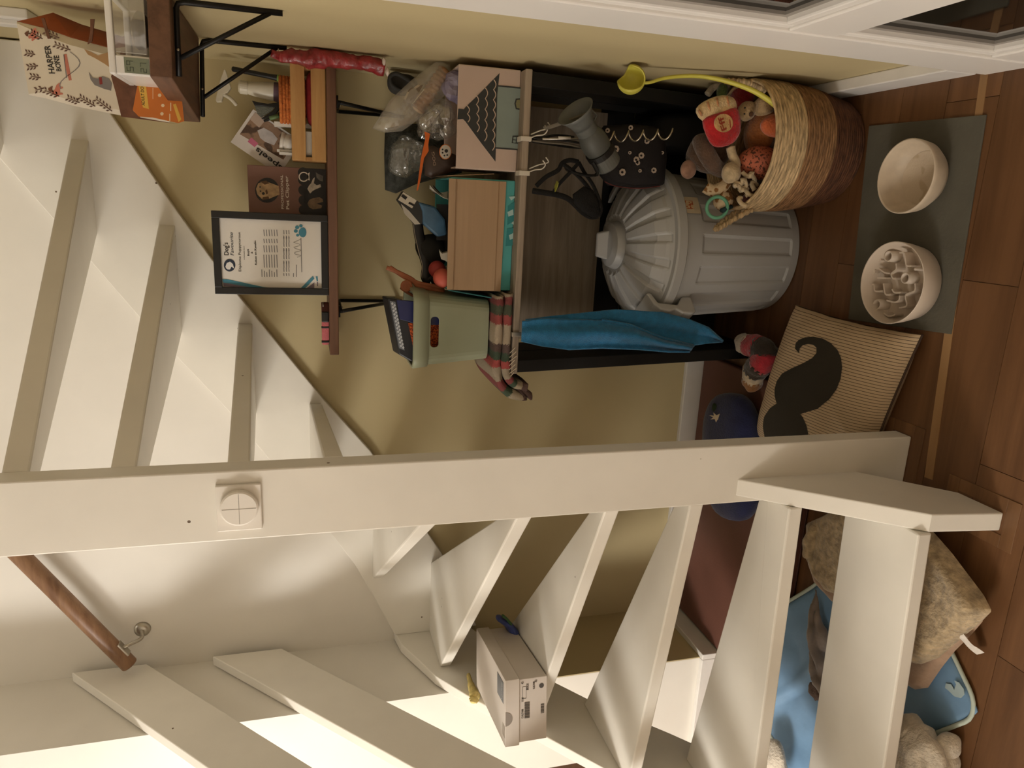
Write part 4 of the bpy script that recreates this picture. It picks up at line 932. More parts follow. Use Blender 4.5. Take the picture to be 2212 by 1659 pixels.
# cut the handle slot
h0 = ony(931,752,1.955); h1 = ony(949,683,1.955)
cut = B(); pts = []
for cx,cz,a in ((h1.x-0.012,h0.z-0.008,0),(h0.x+0.012,h0.z-0.008,math.pi/2),(h0.x+0.012,h1.z+0.010,math.pi),(h1.x-0.012,h1.z+0.010,math.pi*1.5)):
    for i in range(5): t = a+math.pi/2*i/4; pts.append(((cx+0.010*math.cos(t)),(cz+0.010*math.sin(t))))
cut.prism(pts,0.06,FRONT(V3(0,1.99,0)))
co = obj('cutter', cut, sage)
md = body.modifiers.new('slot','BOOLEAN'); md.operation = 'DIFFERENCE'; md.object = co; md.solver = 'EXACT'
dg = bpy.context.evaluated_depsgraph_get(); nm = bpy.data.meshes.new_from_object(body.evaluated_get(dg)); body.modifiers.clear(); body.data = nm
bpy.data.objects.remove(co, do_unlink=True)
bv = body.modifiers.new('bevel','BEVEL'); bv.width = 0.0012; bv.segments = 2; bv.limit_method = 'ANGLE'; bv.angle_limit = math.radians(50)
rim = B(); rim.rings([ring_at(1.126,-0.0005),ring_at(1.126,-0.005),ring_at(zt0-0.002,-0.006),ring_at(zt0+0.001,-0.004),ring_at(zt0+0.001,0.003)],caps=False); obj('rim', rim, sage, SGB, smooth=True)
# contents of the sage bin
OC = thing('tool_case', 'dark hard case patterned with white diamonds leaning in the sage bin', 'case', (-0.40,2.0,zb0+0.01))
YO = 2.0
q = pxpoly([(836,646),(843,640),(866,768),(905,796),(886,800),(860,770)],YO)
case = pxpoly([(838,644),(868,648),(905,700),(905,792),(890,782),(862,766)],YO)
case = [v for v in case]
obj('shell', B().slab(case,[v+V3(0,0.055,0.012) for v in case]), M('case_dark', (44,44,46), 0.45, var=0.05), OC, bevel=0.004)
strip = pxpoly([(842,650),(854,652),(874,757),(862,752)],YO-0.0005); so = obj('patterned_strip', B().slab([v+V3(0,-0.0012,0) for v in strip],strip), M('strip_grey', (120,124,130), 0.35), OC)
dm = M('diamond_white', (206,208,210), 0.3)
for i in range(13):
    for j in range(2):
        cx = 847+1.55*i+5*j+0.5; cy = 656+7.6*i+(3.6 if j else 0)
        pxdecal('diamond', [(cx-2.6,cy),(cx,cy-3.4),(cx+2.6,cy),(cx,cy+3.4)], YO-0.002, dm, so, 0.0006)
nb = pxpoly([(857,648),(903,652),(902,702),(880,694),(864,690)],1.985)
tag(obj('navy_box', B().slab(nb,[v+V3(0,0.012,0.0) for v in nb]).slab([V3(nb[1].x,1.985,nb[1].z),V3(nb[2].x,1.985,nb[2].z),V3(nb[2].x,1.985,zb0+0.013),V3(nb[1].x,1.985,zb0+0.013)],[V3(nb[1].x,1.997,nb[1].z),V3(nb[2].x,1.997,nb[2].z),V3(nb[2].x,1.997,zb0+0.013),V3(nb[1].x,1.997,zb0+0.013)]), M('navy_card', (40,46,92), 0.3, var=0.1), bevel=0.001), 'glossy navy blue carton in the sage bin below the diamond case', 'box')
om = pxpoly([(882,698),(905,700),(903,756),(893,750)],1.992)
tag(obj('orange_net', B().slab(om,[v+V3(0,0.01,0) for v in om]).slab([V3(om[1].x,1.992,om[1].z),V3(om[2].x,1.992,om[2].z),V3(om[2].x,1.992,zb0+0.013),V3(om[1].x,1.992,zb0+0.013)],[V3(om[1].x,2.002,om[1].z),V3(om[2].x,2.002,om[2].z),V3(om[2].x,2.002,zb0+0.013),V3(om[1].x,2.002,zb0+0.013)]), spots('orange_mesh', (206,96,36), (120,44,16), 260, 0.48)), 'orange mesh pouch at the front of the sage bin', 'pouch')
LT = thing('leather_lead', 'tan leather lead with round patch standing up from the sage bin', 'lead', (-0.27,2.06,zb0+0.01))
tan = M('tan_leather', (172,104,70), 0.55, var=0.12, vscale=30)
for pp in ([(835,578),(850,584),(868,592),(888,602),(905,612),(960,622)],[(842,577),(858,588),(876,600),(895,610),(905,618),(960,630)]):
    s_ = spline([ony(x,y,2.05) for x,y in pp],4); obj('strap', B().tube(s_,0.0028,8,flat=2.2), tan, LT, smooth=True)
T_ = FRONT(ony(878,618,2.035)); obj('round_patch', B().lathe([(0,0.004),(0.010,0.004),(0.0105,0.0055),(0.0145,0.0055),(0.017,0.003),(0.017,0),(0,0)],24,T_), tan, LT)
s_ = spline([ony(x,y,2.045) for x,y in ((866,622),(880,632),(895,640),(910,648))],4); obj('strap', B().tube(s_,[0.012]*len(s_),10,flat=0.35), tan, LT, smooth=True)

# ---- folded plaid blanket below the bin, hanging over the table end
tart = [(0.0,(150,134,112)),(0.06,(120,60,58)),(0.12,(70,74,56)),(0.19,(146,70,66)),(0.25,(166,150,128)),(0.36,(84,66,60)),(0.42,(58,72,54)),(0.48,(158,72,68)),(0.54,(150,136,116)),(0.66,(124,62,60)),(0.73,(62,76,58)),(0.80,(160,146,124)),(0.90,(92,70,64))]
plaid = ramp_bands('plaid_wool', tart, 0, 0.0, 1.0, coord='UV', noise_amt=0.05, bscale=220, bump=0.5)
plain = M('plaid_plain', (160,142,118), 0.95, var=0.15, vscale=30, bump=0.6, bscale=220)
PB = thing('plaid_blanket', 'folded plaid wool blanket under the sage bin, drooping over the table end', 'blanket', (-0.36,2.05,ZT))
def fold(y0, zoff, r, path, m, nm, depth=0.25, uv0=0.0):
    """one folded layer: rounded front edge swept along the path, running back over the table"""
    def fn(u, v):
        k = u*(len(path)-1); i = min(int(k),len(path)-2); p = path[i].lerp(path[i+1],k-i)
        nn = (path[min(i+1,len(path)-1)]-path[i]).normalized(); up_ = V3(nn.z,0,-nn.x) if nn.x < 0 else V3(0,0,1); up_ = up_ if up_.z > 0 or abs(up_.x) > 0.5 else -up_
        rr_ = r*(1+0.25*noise.noise(V3(u*7,zoff*80,1)))
        w_ = 0.004*noise.noise(V3(u*11,v*5,zoff*90))
        if v < 0.25: yy = depth*(1-v/0.25); zz = -1.0
        elif v < 0.75: a = -math.pi/2-(v-0.25)/0.5*math.pi; yy = r*math.cos(a)*1.25; zz = math.sin(a)
        else: yy = depth*((v-0.75)/0.25); zz = 1.0
        dd = max(0.0,(u-0.72)/0.28)
        q = p+up_*(zoff+zz*rr_+w_)
        q.z = max(q.z, ZT+0.0022) if q.x > -0.468 else q.z
        return (q.x, y0+yy*(1-0.55*dd)+0.006*noise.noise(V3(u*9,2,zoff*50)), q.z)
    return obj(nm, B().grid(fn,56,24), m, PB, smooth=True, solid=0.0035)
path = spline([V3(-0.240,0,ZT),V3(-0.30,0,ZT),V3(-0.38,0,ZT),V3(-0.445,0,ZT),V3(-0.476,0,ZT-0.010),V3(-0.492,0,ZT-0.034),V3(-0.497,0,ZT-0.056)],8)
path2 = spline([V3(-0.248,0,ZT),V3(-0.30,0,ZT),V3(-0.38,0,ZT),V3(-0.44,0,ZT),V3(-0.480,0,ZT-0.008),V3(-0.500,0,ZT-0.036),V3(-0.502,0,ZT-0.072)],8)
fold(1.915, 0.0135, 0.010, path, plaid, 'fold_layer'); fold(1.922, 0.0385, 0.0105, path2, plaid, 'fold_layer')
fr = B()
for k in range(7):
    x = -0.40-0.012*k; fr.tube([V3(x,1.913,ZT+0.016),V3(x-0.006,1.903,ZT+0.006),V3(x+0.012,1.893,ZT-0.006-0.003*(k%3))],0.0011,4)
obj('fringe', fr, M('fringe_cream', (206,190,164), 0.9), PB)
# ---- clips and hooks on the table edge
whk = M('white_metal_hook', (222,214,200), 0.35, var=0.02)
def hook(px, lab, up=True):
    p = ony(*px,1.9); x = p.x
    t_ = thing('edge_hook', lab, 'hook', (x,1.9,0.86), group='white hooks clipped to the table edge')
    obj('clip', B().box((x-0.006,1.8965,0.874),(x+0.006,1.90,0.903)).box((x-0.006,1.90,ZT+0.0004),(x+0.006,1.935,0.903)).box((x-0.006,1.90,0.874),(x+0.006,1.925,0.8792)), whk, t_, bevel=0.001)
    for dx,dz in ((0.004,0),(0.012,-0.008)):
        obj('hook_wire', B().tube(spline([V3(x+dx,1.905,0.8745),V3(x+dx*1.6+0.004,1.902,0.858+dz),V3(x+dx*1.8+0.006,1.895,0.842+dz),V3(x+dx+0.02,1.885,0.836+dz),V3(x+dx+0.03,1.878,0.846+dz)],5),0.0017,6), whk, t_, smooth=True)
    return x
hxa = hook((1140,300),'white clip-on hook under the house box, holding the leads'); hxb = hook((1132,374),'white clip-on hook between the two cardboard boxes')
x = ony(1120,722,1.9).x
tag(obj('bulldog_clip', B().box((x-0.006,1.8955,0.872),(x+0.006,1.8995,0.902)).box((x-0.006,1.8995,ZT+0.0004),(x+0.006,1.915,0.902)), stl, bevel=0.001), 'small chrome clip on the table edge above the blue towel', 'clip')
# ================================================================== hanging under the table
YW = 1.868
gp = M('bottle_grey', (104,106,102), 0.42, var=0.03); gp2 = M('bottle_grey_dark', (86,88,84), 0.45)
a_ = ony(1314,357,YW); e2 = ony(1226,243,YW); L_ = (e2-a_).length; ax = (e2-a_).normalized(); ax = (ax+V3(0,-0.30,0)).normalized()
xq = ax.cross(V3(0,1,0)).normalized(); T_ = Matrix.Identity(4)
for j in range(3): T_[j][0] = xq[j]; T_[j][1] = ax.cross(xq)[j]; T_[j][2] = ax[j]
T_.translation = a_
WB = thing('water_bottle', 'grey dog water bottle with flared drinking cup hanging under the table', 'bottle', a_)
obj('base_cup', B().lathe([(0,0),(0.034,0.0),(0.0365,0.004),(0.0375,L_*0.22),(0,L_*0.22)],28,T_), gp, WB)
obj('bottle_body', B().lathe([(0.033,L_*0.2),(0.035,L_*0.30),(0.0372,L_*0.42),(0.036,L_*0.52),(0.030,L_*0.62),(0.026,L_*0.66)],28,T_), gp2, WB, smooth=True)
obj('neck', B().lathe([(0.026,L_*0.64),(0.0285,L_*0.66),(0.0285,L_*0.76),(0.030,L_*0.78)],28,T_), gp, WB, smooth=True)
obj('drinking_cup', B().lathe([(0.0,L_*0.76),(0.029,L_*0.765),(0.033,L_*0.86),(0.041,L_*0.96),(0.050,L_*1.03),(0.0485,L_*1.035),(0.039,L_*0.965),(0.031,L_*0.87),(0.026,L_*0.79),(0,L_*0.785)],32,T_), gp, WB, smooth=True)
obj('strap_band', B().lathe([(0.0374,L_*0.215),(0.0395,L_*0.22),(0.0395,L_*0.31),(0.0366,L_*0.315)],28,T_), blp, WB)
p0 = T_ @ V3(0.03,-0.01,L_*0.72)
obj('belt_clip', B().tube([T_ @ V3(-0.028,-0.005,L_*0.8),T_ @ V3(-0.042,-0.008,L_*0.82),T_ @ V3(-0.046,-0.008,L_*0.72),T_ @ V3(-0.030,-0.005,L_*0.68)],0.003,6), gp, WB)
stw = M('strap_grey', (120,112,98), 0.8, var=0.1)
q = ony(1176,277,1.885)
obj('lanyard', B().tube(spline([V3(hxa+0.030,1.879,0.842),ony(1178,276,1.875),ony(1196,272,1.87),T_ @ V3(-0.042,-0.008,L_*0.80)],4),0.003,6,flat=2), stw, WB)
# strap from the other hook holding bottle base
obj('sling', B().tube(spline([ony(1222,357,1.90),ony(1228,368,1.895),ony(1262,378,1.872),ony(1290,376,1.85),T_ @ V3(0.036,0.01,L_*0.27)],4),0.004,6,flat=2.6,up=(0,1,0)), blp, WB)
# lead bundle
LB = thing('dog_lead', 'black and grey lead cords bundled on the right table hook', 'lead', (hxa,1.89,0.70))
for k,(pp,m_) in enumerate((([(1152,298),(1180,300),(1215,303),(1260,310)],blp),([(1150,304),(1185,308),(1225,312),(1255,318)],stw),([(1150,301),(1178,296),(1205,292),(1240,296)],blp))):
    obj('cord', B().tube(spline([ony(x,y,1.905+0.004*k) for x,y in pp],4),0.003,6), m_, LB, smooth=True)
obj('metal_slider', B().tube([ony(1206,297,1.90),ony(1232,298,1.90)],0.0035,8), whk, LB, smooth=True)
# spiral ground stake
SK = thing('ground_stake', 'corkscrew steel ground stake hanging point down under the table', 'stake', ony(1466,286,1.845))
hx = []
for i in range(73):
    t = i/72; c = ony(1300+158*t,297-8*t,1.845); a = 2*math.pi*5.0*t+1.2; hx.append(c+V3(0.0135*math.cos(a),0.0135*math.sin(a),0))
obj('spiral', B().tube(hx,[0.0026]*70+[0.0022,0.0015,0.0008],7), M('zinc_steel', (196,186,168), 0.25, 0.9, var=0.08), SK, smooth=True)
obj('shaft', B().tube([ony(1172,300,1.893),ony(1240,300,1.91),ony(1290,298,1.91),hx[0]],0.003,7), stl, SK, smooth=True)
# floral pouch
YL = 1.945
FP = thing('floral_pouch', 'black pouch printed with small white flowers hanging behind the water bottle', 'pouch', ony(1440,340,YL))
p = pxpoly([(1300,285),(1310,270),(1370,266),(1420,272),(1440,285),(1446,340),(1440,398),(1425,405),(1370,408),(1318,400),(1302,380)],YL); cen = sum(p,V3(0,0,0))/len(p)
p = [V3(v.x,YL,v.z) for v in p]; bkc = M('black_cloth', (28,24,26), 0.75, var=0.1, bump=0.2, bscale=200)
obj('pouch_body', pillow_from(p,cen,0.035,YL+0.02,4), bkc, FP, smooth=True)
pe = M('petal_cream', (186,170,156), 0.8); dr = M('stem_red', (96,44,40), 0.8)
for (x,y,s_) in ((1330,322,1.0),(1385,336,0.9),(1374,345,0.9),(1377,352,0.7),(1397,305,0.8),(1344,372,1.0),(1412,368,0.8),(1312,282,0.7),(1362,276,0.7),(1360,330,0.5),(1382,369,0.5),(1430,330,0.5)):
    yy = YL-0.0145 if 275 < y < 395 and 1310 < x < 1430 else YL-0.006
    fl_ = pxcirc('flower', (x,y), 7*s_, yy, pe, FP, 0.003, 7, 8*s_); pxcirc('flower_centre', (x,y), 2.8*s_, yy-0.003, bkc, fl_, 0.001, 8)
obj('zip_piping', B().tube(spline([ony(1306,392,YL-0.012),ony(1330,402,YL-0.008),ony(1380,407,YL-0.004),ony(1425,402,YL-0.004)],4),0.0015,5), dr, FP)
obj('hang_loop', B().tube([ony(1150,306,1.91),ony(1230,318,1.93),ony(1302,322,YL)],0.003,6), blp, FP)
tag(obj('black_cushion_bag', B().ell(V3(0.235,2.135,0.225),(0.058,0.10,0.224),20,14,p=4.5,nz=0.05,ns=10), M('black_bag', (26,24,22), 0.8, var=0.2, vscale=12), smooth=True), 'large plain black bag standing on the floor behind the floral pouch', 'bag')
# harness
HN = thing('dog_harness', 'black dog harness with yellow-green tag hanging from the second table hook', 'harness', ony(1300,460,1.885))
def strap(pp, w_=0.0072, Y=1.885, dy=0.0): obj('strap', B().tube(spline([ony(x,y,Y+dy*i) for i,(x,y) in enumerate(pp)],5),0.0022,8,flat=w_/0.0022,up=(0,0,1) if False else None), hm, HN, smooth=True)
hm = M('black_webbing', (13,12,12), 0.8, var=0.1, bump=0.4, bscale=300)
strap([(1158,402),(1180,382),(1205,368),(1215,352),(1232,346),(1250,350)],0.006); strap([(1250,350),(1262,372),(1280,398),(1292,425),(1299,450),(1294,468)],0.005); strap([(1216,354),(1240,372),(1262,394),(1275,412)],0.0055); strap([(1250,352),(1232,372),(1210,395),(1196,414)],0.005)
strap([(1150,412),(1175,416),(1200,420),(1225,428),(1242,442),(1258,458),(1276,468),(1292,466)],0.0075)
p = pxpoly([(1238,420),(1262,402),(1282,410),(1297,440),(1296,466),(1280,470),(1258,458),(1240,440)],1.88); cen = sum(p,V3(0,0,0))/len(p)
obj('chest_plate', pillow_from(p,cen,0.008,1.884,3), hm, HN, smooth=True)
pxdecal('tag', [(1272,438),(1282,434),(1292,446),(1288,458),(1280,452)], 1.874, M('tag_lime', (150,150,60), 0.5), HN, 0.002)
obj('metal_ring', B().tube(arc(0,0,0.008,0.008,0,2*math.pi,0,14)[:-1],0.0012,6,closed=True), stl, HN)
HN.children[-1].data.transform(LOC[HN.name].inverted() @ frame_m(ony(1184,416,1.878),(1,0,0),(0,0,1)))
HN.children[-1].data.transform(Matrix.Identity(4))

# ================================================================== blue towel
tw = M('blue_terry', (40,120,168), 0.95, var=0.12, vscale=60, bump=0.8, bscale=350, sheen=0.3); tw2 = tw
TW = thing('towel', 'bright blue terry towel hanging from the left end of the table', 'towel', (-0.36,1.9,0.35))
def lerp_path(P_, t):
    k = t*(len(P_)-1); i = min(int(k),len(P_)-2); f = k-i
    return (P_[i][0]+(P_[i+1][0]-P_[i][0])*f, P_[i][1]+(P_[i+1][1]-P_[i][1])*f)
def sheet(name, Rp, Lp, Y, wave, m, ph=0.0, nf=2.5):
    def fn(u, v):
        a = lerp_path(Rp,u); c = lerp_path(Lp,u); x = a[0]+(c[0]-a[0])*v; y = a[1]+(c[1]-a[1])*v
        return ony(x, y, Y+wave*math.sin(v*nf*math.pi+ph+u*1.5)*(0.3+u)+0.004*noise.noise(V3(u*6,v*4,ph)))
    return obj(name, B().grid(fn,36,20), m, TW, smooth=True, solid=0.005)
sheet('front_fold', [(1128,694),(1170,688),(1230,690),(1300,692),(1361,703),(1430,731),(1499,748)], [(1126,738),(1170,748),(1230,756),(1300,752),(1380,755),(1445,760),(1490,760)], 1.860, 0.012, tw, 0.4)
sheet('back_fold', [(1135,690),(1180,684),(1330,668),(1430,674),(1490,690),(1530,707),(1562,736)], [(1135,726),(1180,730),(1330,725),(1430,740),(1500,746),(1530,742),(1561,739)], 1.882, 0.005, tw, 2.0)
obj('hem', B().tube([ony(x,y,1.868) for x,y in ((1300,691),(1361,702),(1430,730),(1499,747))],0.004,6), tw, TW, smooth=True)

# ================================================================== dustbin
gb_ = M('bin_grey', (176,176,174), 0.40, var=0.02, vscale=7, spec=0.5)
bx_, by_ = -0.108, 2.098
BN = thing('dustbin', 'large grey plastic dustbin with ribbed dome lid under the table', 'bin', (bx_,by_,0))
N_ = 288
def sq(a, k, duty=0.5, soft=0.09):
    x = (a*k/(2*math.pi))%1.0; d = abs(x-0.5)-(0.5-duty/2)*1.0
    d = duty/2-abs(x-0.5); return max(0.0,min(1.0,d/soft*1.0+0.5))
rings = []
for z,r,fl_ in ((0.0,0.186,0),(0.003,0.195,0),(0.03,0.199,0),(0.036,0.1995,1),(0.34,0.221,1),(0.350,0.222,0),(0.39,0.225,0),(0.425,0.229,0)):
    rings.append([V3(bx_+(r-0.0055*fl_*sq(a,15,0.55))*math.cos(a), by_+(r-0.0055*fl_*sq(a,15,0.55))*math.sin(a), z) for a in [2*math.pi*i/N_ for i in range(N_)]])
obj('bin_body', B().rings(rings), gb_, BN)
prof = [(0.236,0.404,0),(0.241,0.408,0),(0.241,0.432,0),(0.237,0.437,0),(0.222,0.438,0),(0.219,0.442,0),(0.213,0.444,0.6),(0.209,0.450,1),(0.188,0.476,1),(0.135,0.506,1),(0.094,0.522,1),(0.088,0.523,0.3),(0.082,0.524,0),(0.074,0.523,0),(0.072,0.530,0),(0.066,0.545,0),(0.045,0.553,0),(0.01,0.555,0)]
rings = [[V3(bx_+r*math.cos(a), by_+r*math.sin(a), z+0.0085*k*sq(a,18,0.66)) for a in [2*math.pi*i/N_ for i in range(N_)]] for r,z,k in prof]
LD = obj('lid', B().rings(rings), gb_, BN)
kn = B(); kn.slab([V3(bx_-0.045,by_-0.016,0.552),V3(bx_+0.045,by_-0.016,0.552),V3(bx_+0.045,by_+0.016,0.552),V3(bx_-0.045,by_+0.016,0.552)],[V3(bx_-0.036,by_-0.006,0.588),V3(bx_+0.036,by_-0.006,0.588),V3(bx_+0.036,by_+0.006,0.588),V3(bx_-0.036,by_+0.006,0.588)])
o = obj('lid_grip', kn, gb_, LD, bevel=0.005, seg=3)
for e_a in (math.radians(220), math.radians(40)):
    ux, uy = math.cos(e_a), math.sin(e_a); T_ = frame_m((bx_,by_,0),(-uy,ux,0),(0,0,1))   # local z = outward
    h_ = B(); pr = [(0.218+(r-0.205)*1.25,0.40+(z-0.40)*1.25-0.004) for r,z in [(0.205,0.360),(0.246,0.356),(0.252,0.366),(0.250,0.392),(0.240,0.408),(0.246,0.424),(0.242,0.446),(0.226,0.462),(0.196,0.474),(0.196,0.462),(0.222,0.450),(0.228,0.40),(0.205,0.384)]]
    s0 = [Vector((-0.052,z,r)) for r,z in pr]; s1 = [Vector((0.052,z,r)) for r,z in pr]
    h_.slab([T_ @ (v if v.z*0+1 else v) for v in s0],[T_ @ v for v in s1]); obj('clip_handle', h_, gb_, BN, bevel=0.005, seg=3)
lab = []
for i in range(5):
    a = math.radians(-62+i*3.4); lab.append(a)
b = B(); r_ = 0.2295
for i in range(4):
    q4 = [V3(bx_+r_*math.cos(lab[k])*(1.0), by_+r_*math.sin(lab[k]), z) for k,z in ((i,0.408),(i+1,0.408),(i+1,0.355),(i,0.355))]
    b.slab(q4,[v+V3(-0.0008*math.cos(lab[i]),-0.0008*math.sin(lab[i]),0) for v in q4])
ls = obj('sticker', b, M('sticker_cream', (206,190,160), 0.5), BN)
b = B()
for i in range(1,3):
    q4 = [V3(bx_+(r_+0.0006)*math.cos(lab[k]), by_+(r_+0.0006)*math.sin(lab[k]), z) for k,z in ((i,0.402),(i+1,0.402),(i+1,0.375),(i,0.375))]; b.slab(q4,[v+V3(-0.0006*math.cos(lab[i]),-0.0006*math.sin(lab[i]),0) for v in q4])
obj('sticker_print', b, spots('sticker_red', (170,84,50), (206,180,140), 160, 0.5), ls)

# ================================================================== feeding mat and bowls
mt = M('slate_mat', (92,88,76), 0.8, var=0.08, vscale=10, bump=0.15, bscale=120)
c4 = [onz(x,y,0.0) for x,y in ((1880,272),(2133,248),(2057,722),(1835,690))]
for v in c4: v.z = 0
tag(obj('feeding_mat', B().slab([v+V3(0,0,0.0045) for v in c4],[v+V3(0,0,0.0003) for v in c4]), mt, bevel=0.001), 'dark grey rubber feeding mat on the wooden floor under the two bowls', 'mat')
cer = M('bowl_ceramic', (200,182,158), 0.5, var=0.05, vscale=40); cer2 = M('feeder_plastic', (204,188,170), 0.45, var=0.02)
ZM = 0.0048
c = onz(1957,381,0.066)
W1 = thing('dog_bowl', 'plain beige dog bowl with stained inside, on the feeding mat near the basket', 'bowl', (c.x,c.y,ZM))
obj('bowl', B().lathe([(0,0),(0.058,0),(0.066,0.004),(0.082,0.030),(0.0865,0.055),(0.087,0.064),(0.0845,0.066),(0.082,0.062),(0.077,0.036),(0.062,0.012),(0.04,0.008),(0,0.008)],48,Matrix.Translation((c.x,c.y,ZM))), cer, W1, smooth=True)
obj('stain', B().lathe([(0.0,0.0088),(0.04,0.0088),(0.058,0.0118),(0.0615,0.0128)],40,Matrix.Translation((c.x,c.y,ZM))), spots('bowl_stain', (198,180,156), (182,162,134), 30, 0.38), W1, smooth=True)
c = onz(1924,611,0.070); cx_, cy_ = c.x, c.y
W2 = thing('slow_feeder_bowl', 'beige slow feeder bowl with raised maze ridges, beside the striped cushion', 'bowl', (cx_,cy_,ZM))
obj('bowl', B().lathe([(0,0),(0.084,0),(0.090,0.004),(0.097,0.035),(0.1005,0.064),(0.099,0.066),(0.0965,0.062),(0.091,0.030),(0.085,0.012),(0,0.012)],56,Matrix.Translation((cx_,cy_,ZM))), cer2, W2, smooth=True)
zf, zr = ZM+0.012, ZM+0.038
def ridge(pts):
    P_ = spline([V3(onz(x,y,zr).x,onz(x,y,zr).y,0) for x,y in pts],4) if len(pts)>2 else [V3(onz(x,y,zr).x,onz(x,y,zr).y,0) for x,y in pts]
    rg = []
    for i,p in enumerate(P_):
        t = (P_[min(i+1,len(P_)-1)]-P_[max(i-1,0)]).normalized(); n_ = V3(-t.y,t.x,0)*0.0024
        rg.append([p+n_+V3(0,0,zf),p+n_*0.8+V3(0,0,zr),p-n_*0.8+V3(0,0,zr),p-n_+V3(0,0,zf)])
    obj('maze_ridge', B().rings(rg), cer2, W2, smooth=False)
S_ = lambda zx,zy: (1780+zx*0.3375, 200+zy*0.3375)
for pp in ([(365,1068),(322,1098),(322,1150),(282,1180),(280,1215)],[(350,1125),(385,1152),(420,1158)],[(460,1095),(462,1130),(430,1160),(440,1188),(460,1190)],[(482,1025),(512,1030),(522,1080),(528,1108),(560,1112)],[(340,1186),(400,1188)],[(295,1238),(318,1228),(326,1270),(375,1270)],[(380,1222),(385,1260),(395,1292),(425,1292)],[(435,1258),(450,1280),(490,1280)],[(582,1222),(580,1268),(530,1290),(520,1310),(528,1365),(480,1378)],[(400,1330),(450,1342),(478,1330),(484,1300)],[(285,1290),(298,1310)],[(382,1410),(415,1432),(456,1420)]):
    ridge([S_(*q) for q in pp])
for zx,zy in ((410,1046),(518,1186),(336,1356)):
    p = onz(*S_(zx,zy),zr+0.004); obj('maze_cup', B().lathe([(0.0155,zf),(0.0135,zr+0.004),(0.0105,zr+0.004),(0.0115,zf)],20,Matrix.Translation((p.x,p.y,0))), cer2, W2, smooth=True)
p = onz(*S_(578,1128),zr); obj('maze_peg', B().lathe([(0,zr),(0.004,zr-0.002),(0.005,zf)],10,Matrix.Translation((p.x,p.y,0))), cer2, W2, smooth=True)

# ================================================================== basket of toys
kx, ky = 0.186, 1.835
BK = thing('toy_basket', 'round jute basket in three shades of brown, full of dog toys by the right wall', 'basket', (kx,ky,0))
def jute(name, rgb, dark): 
    m = M(name, rgb, 0.9, var=0.30, vscale=30, bump=1.0, bscale=55, stretch=(1,1,6)); return m
j1 = jute('jute_light', (206,178,136),0); j2 = jute('jute_mid', (150,112,76),0); j3 = jute('jute_dark', (98,62,40),0)
def rad(z): t = z/0.292; return 0.138+0.034*t+0.012*math.sin(t*math.pi)
def band(nm, z0, z1, m, n):
    pr = []
    for k in range(n):
        za = z0+(z1-z0)*k/n; dz = (z1-z0)/n
        for i in range(4):
            t = i/4; z = za+dz*t; pr.append((rad(z)+0.0026*math.sin(t*math.pi)-0.0012, z))
    pr.append((rad(z1)-0.0012, z1)); inner = [(rad(z1)-0.010,z1),(rad((z0+z1)/2)-0.010,(z0+z1)/2),(rad(z0)-0.010,z0)]
    return obj(nm, B().lathe(pr+inner,64,Matrix.Translation((kx,ky,0))), m, BK, smooth=True)
band('dark_band',0.001,0.108,j3,13); band('middle_band',0.108,0.205,j2,12); band('light_band',0.205,0.292,j1,10)
obj('base', B().lathe([(0,0.0005),(0.136,0.0005),(0.136,0.010),(0,0.012)],48,Matrix.Translation((kx,ky,0))), j3, BK)
obj('rim_coil', B().tube([V3(kx+(rad(0.292)-0.005)*math.cos(a),ky+(rad(0.292)-0.005)*math.sin(a),0.294) for a in [i*2*math.pi/48 for i in range(48)]],0.005,7,closed=True), j1, BK, smooth=True)
for (pp,Y0,Y1) in (([(1625,452),(1595,468),(1565,486),(1547,495),(1556,484),(1585,462),(1608,448)],1.79,1.83),([(1655,196),(1625,182),(1595,170),(1570,167),(1585,172),(1615,186),(1640,200)],1.80,1.86)):
    ctr = spline([ony(x,y,Y0+(Y1-Y0)*i/6) for i,(x,y) in enumerate(pp)],8)
    for v in ctr: v.x = min(v.x, XR-0.014)
    rs = [0.0075+0.0018*math.sin(i*2.1) for i in range(len(ctr))]
    obj('handle', B().tube(ctr,rs,9), j1, BK, smooth=True)
def plush(nm, rgb, nz=0.9): return M(nm, rgb, 0.95, var=0.16, vscale=50, bump=nz, bscale=170, sheen=0.4)
brn = plush('brown_plush', (98,74,58)); 
# ball thrower
yl = M('yellow_plastic', (206,198,84), 0.4, var=0.03)
BT = thing('ball_thrower', 'yellow plastic ball thrower standing in the toy basket against the wall', 'ball thrower', ony(1686,236,1.72))
cc = ony(1364,166,1.80); cc.x = min(cc.x,XR-0.040)
st = spline([ony(x,y,Y) for x,y,Y in ((1690,240,1.715),(1660,216,1.72),(1620,193,1.735),(1560,173,1.765),(1500,164,1.79),(1440,168,1.80),(1404,178,1.80))]+[cc+V3(-0.004,0.006,-0.034)],6)
for v in st: v.x = min(v.x, XR-0.010)
obj('stick', B().tube(st,[0.0088-0.0045*i/(len(st)-1) for i in range(len(st))],10,flat=0.8), yl, BT, smooth=True)
rc = 0.036; rings = []
axu = (ony(1330,150,1.80)-ony(1400,182,1.80)).normalized()
def cupshell(r, flip=False):
    out = []
    for i in range(10):
        th = i/9
        ring_ = []
        for j in range(32):
            a = 2*math.pi*j/32; lim = 1.75+0.42*math.cos(2*a+0.3)+0.15*math.cos(3*a); t = 0.02+th*lim
            ring_.append(V3(r*math.sin(t)*math.cos(a), -r*math.sin(t)*math.sin(a)*0+r*math.sin(t)*math.sin(a), -r*math.cos(t)))
        out.append(ring_)
    return out
RT = frame_m(cc, V3(0,1,0).cross(V3(0.25,-0.75,0.6)), V3(0.25,0.75,0.6))
bb = B(); oR = cupshell(rc); iR = cupshell(rc-0.0035)
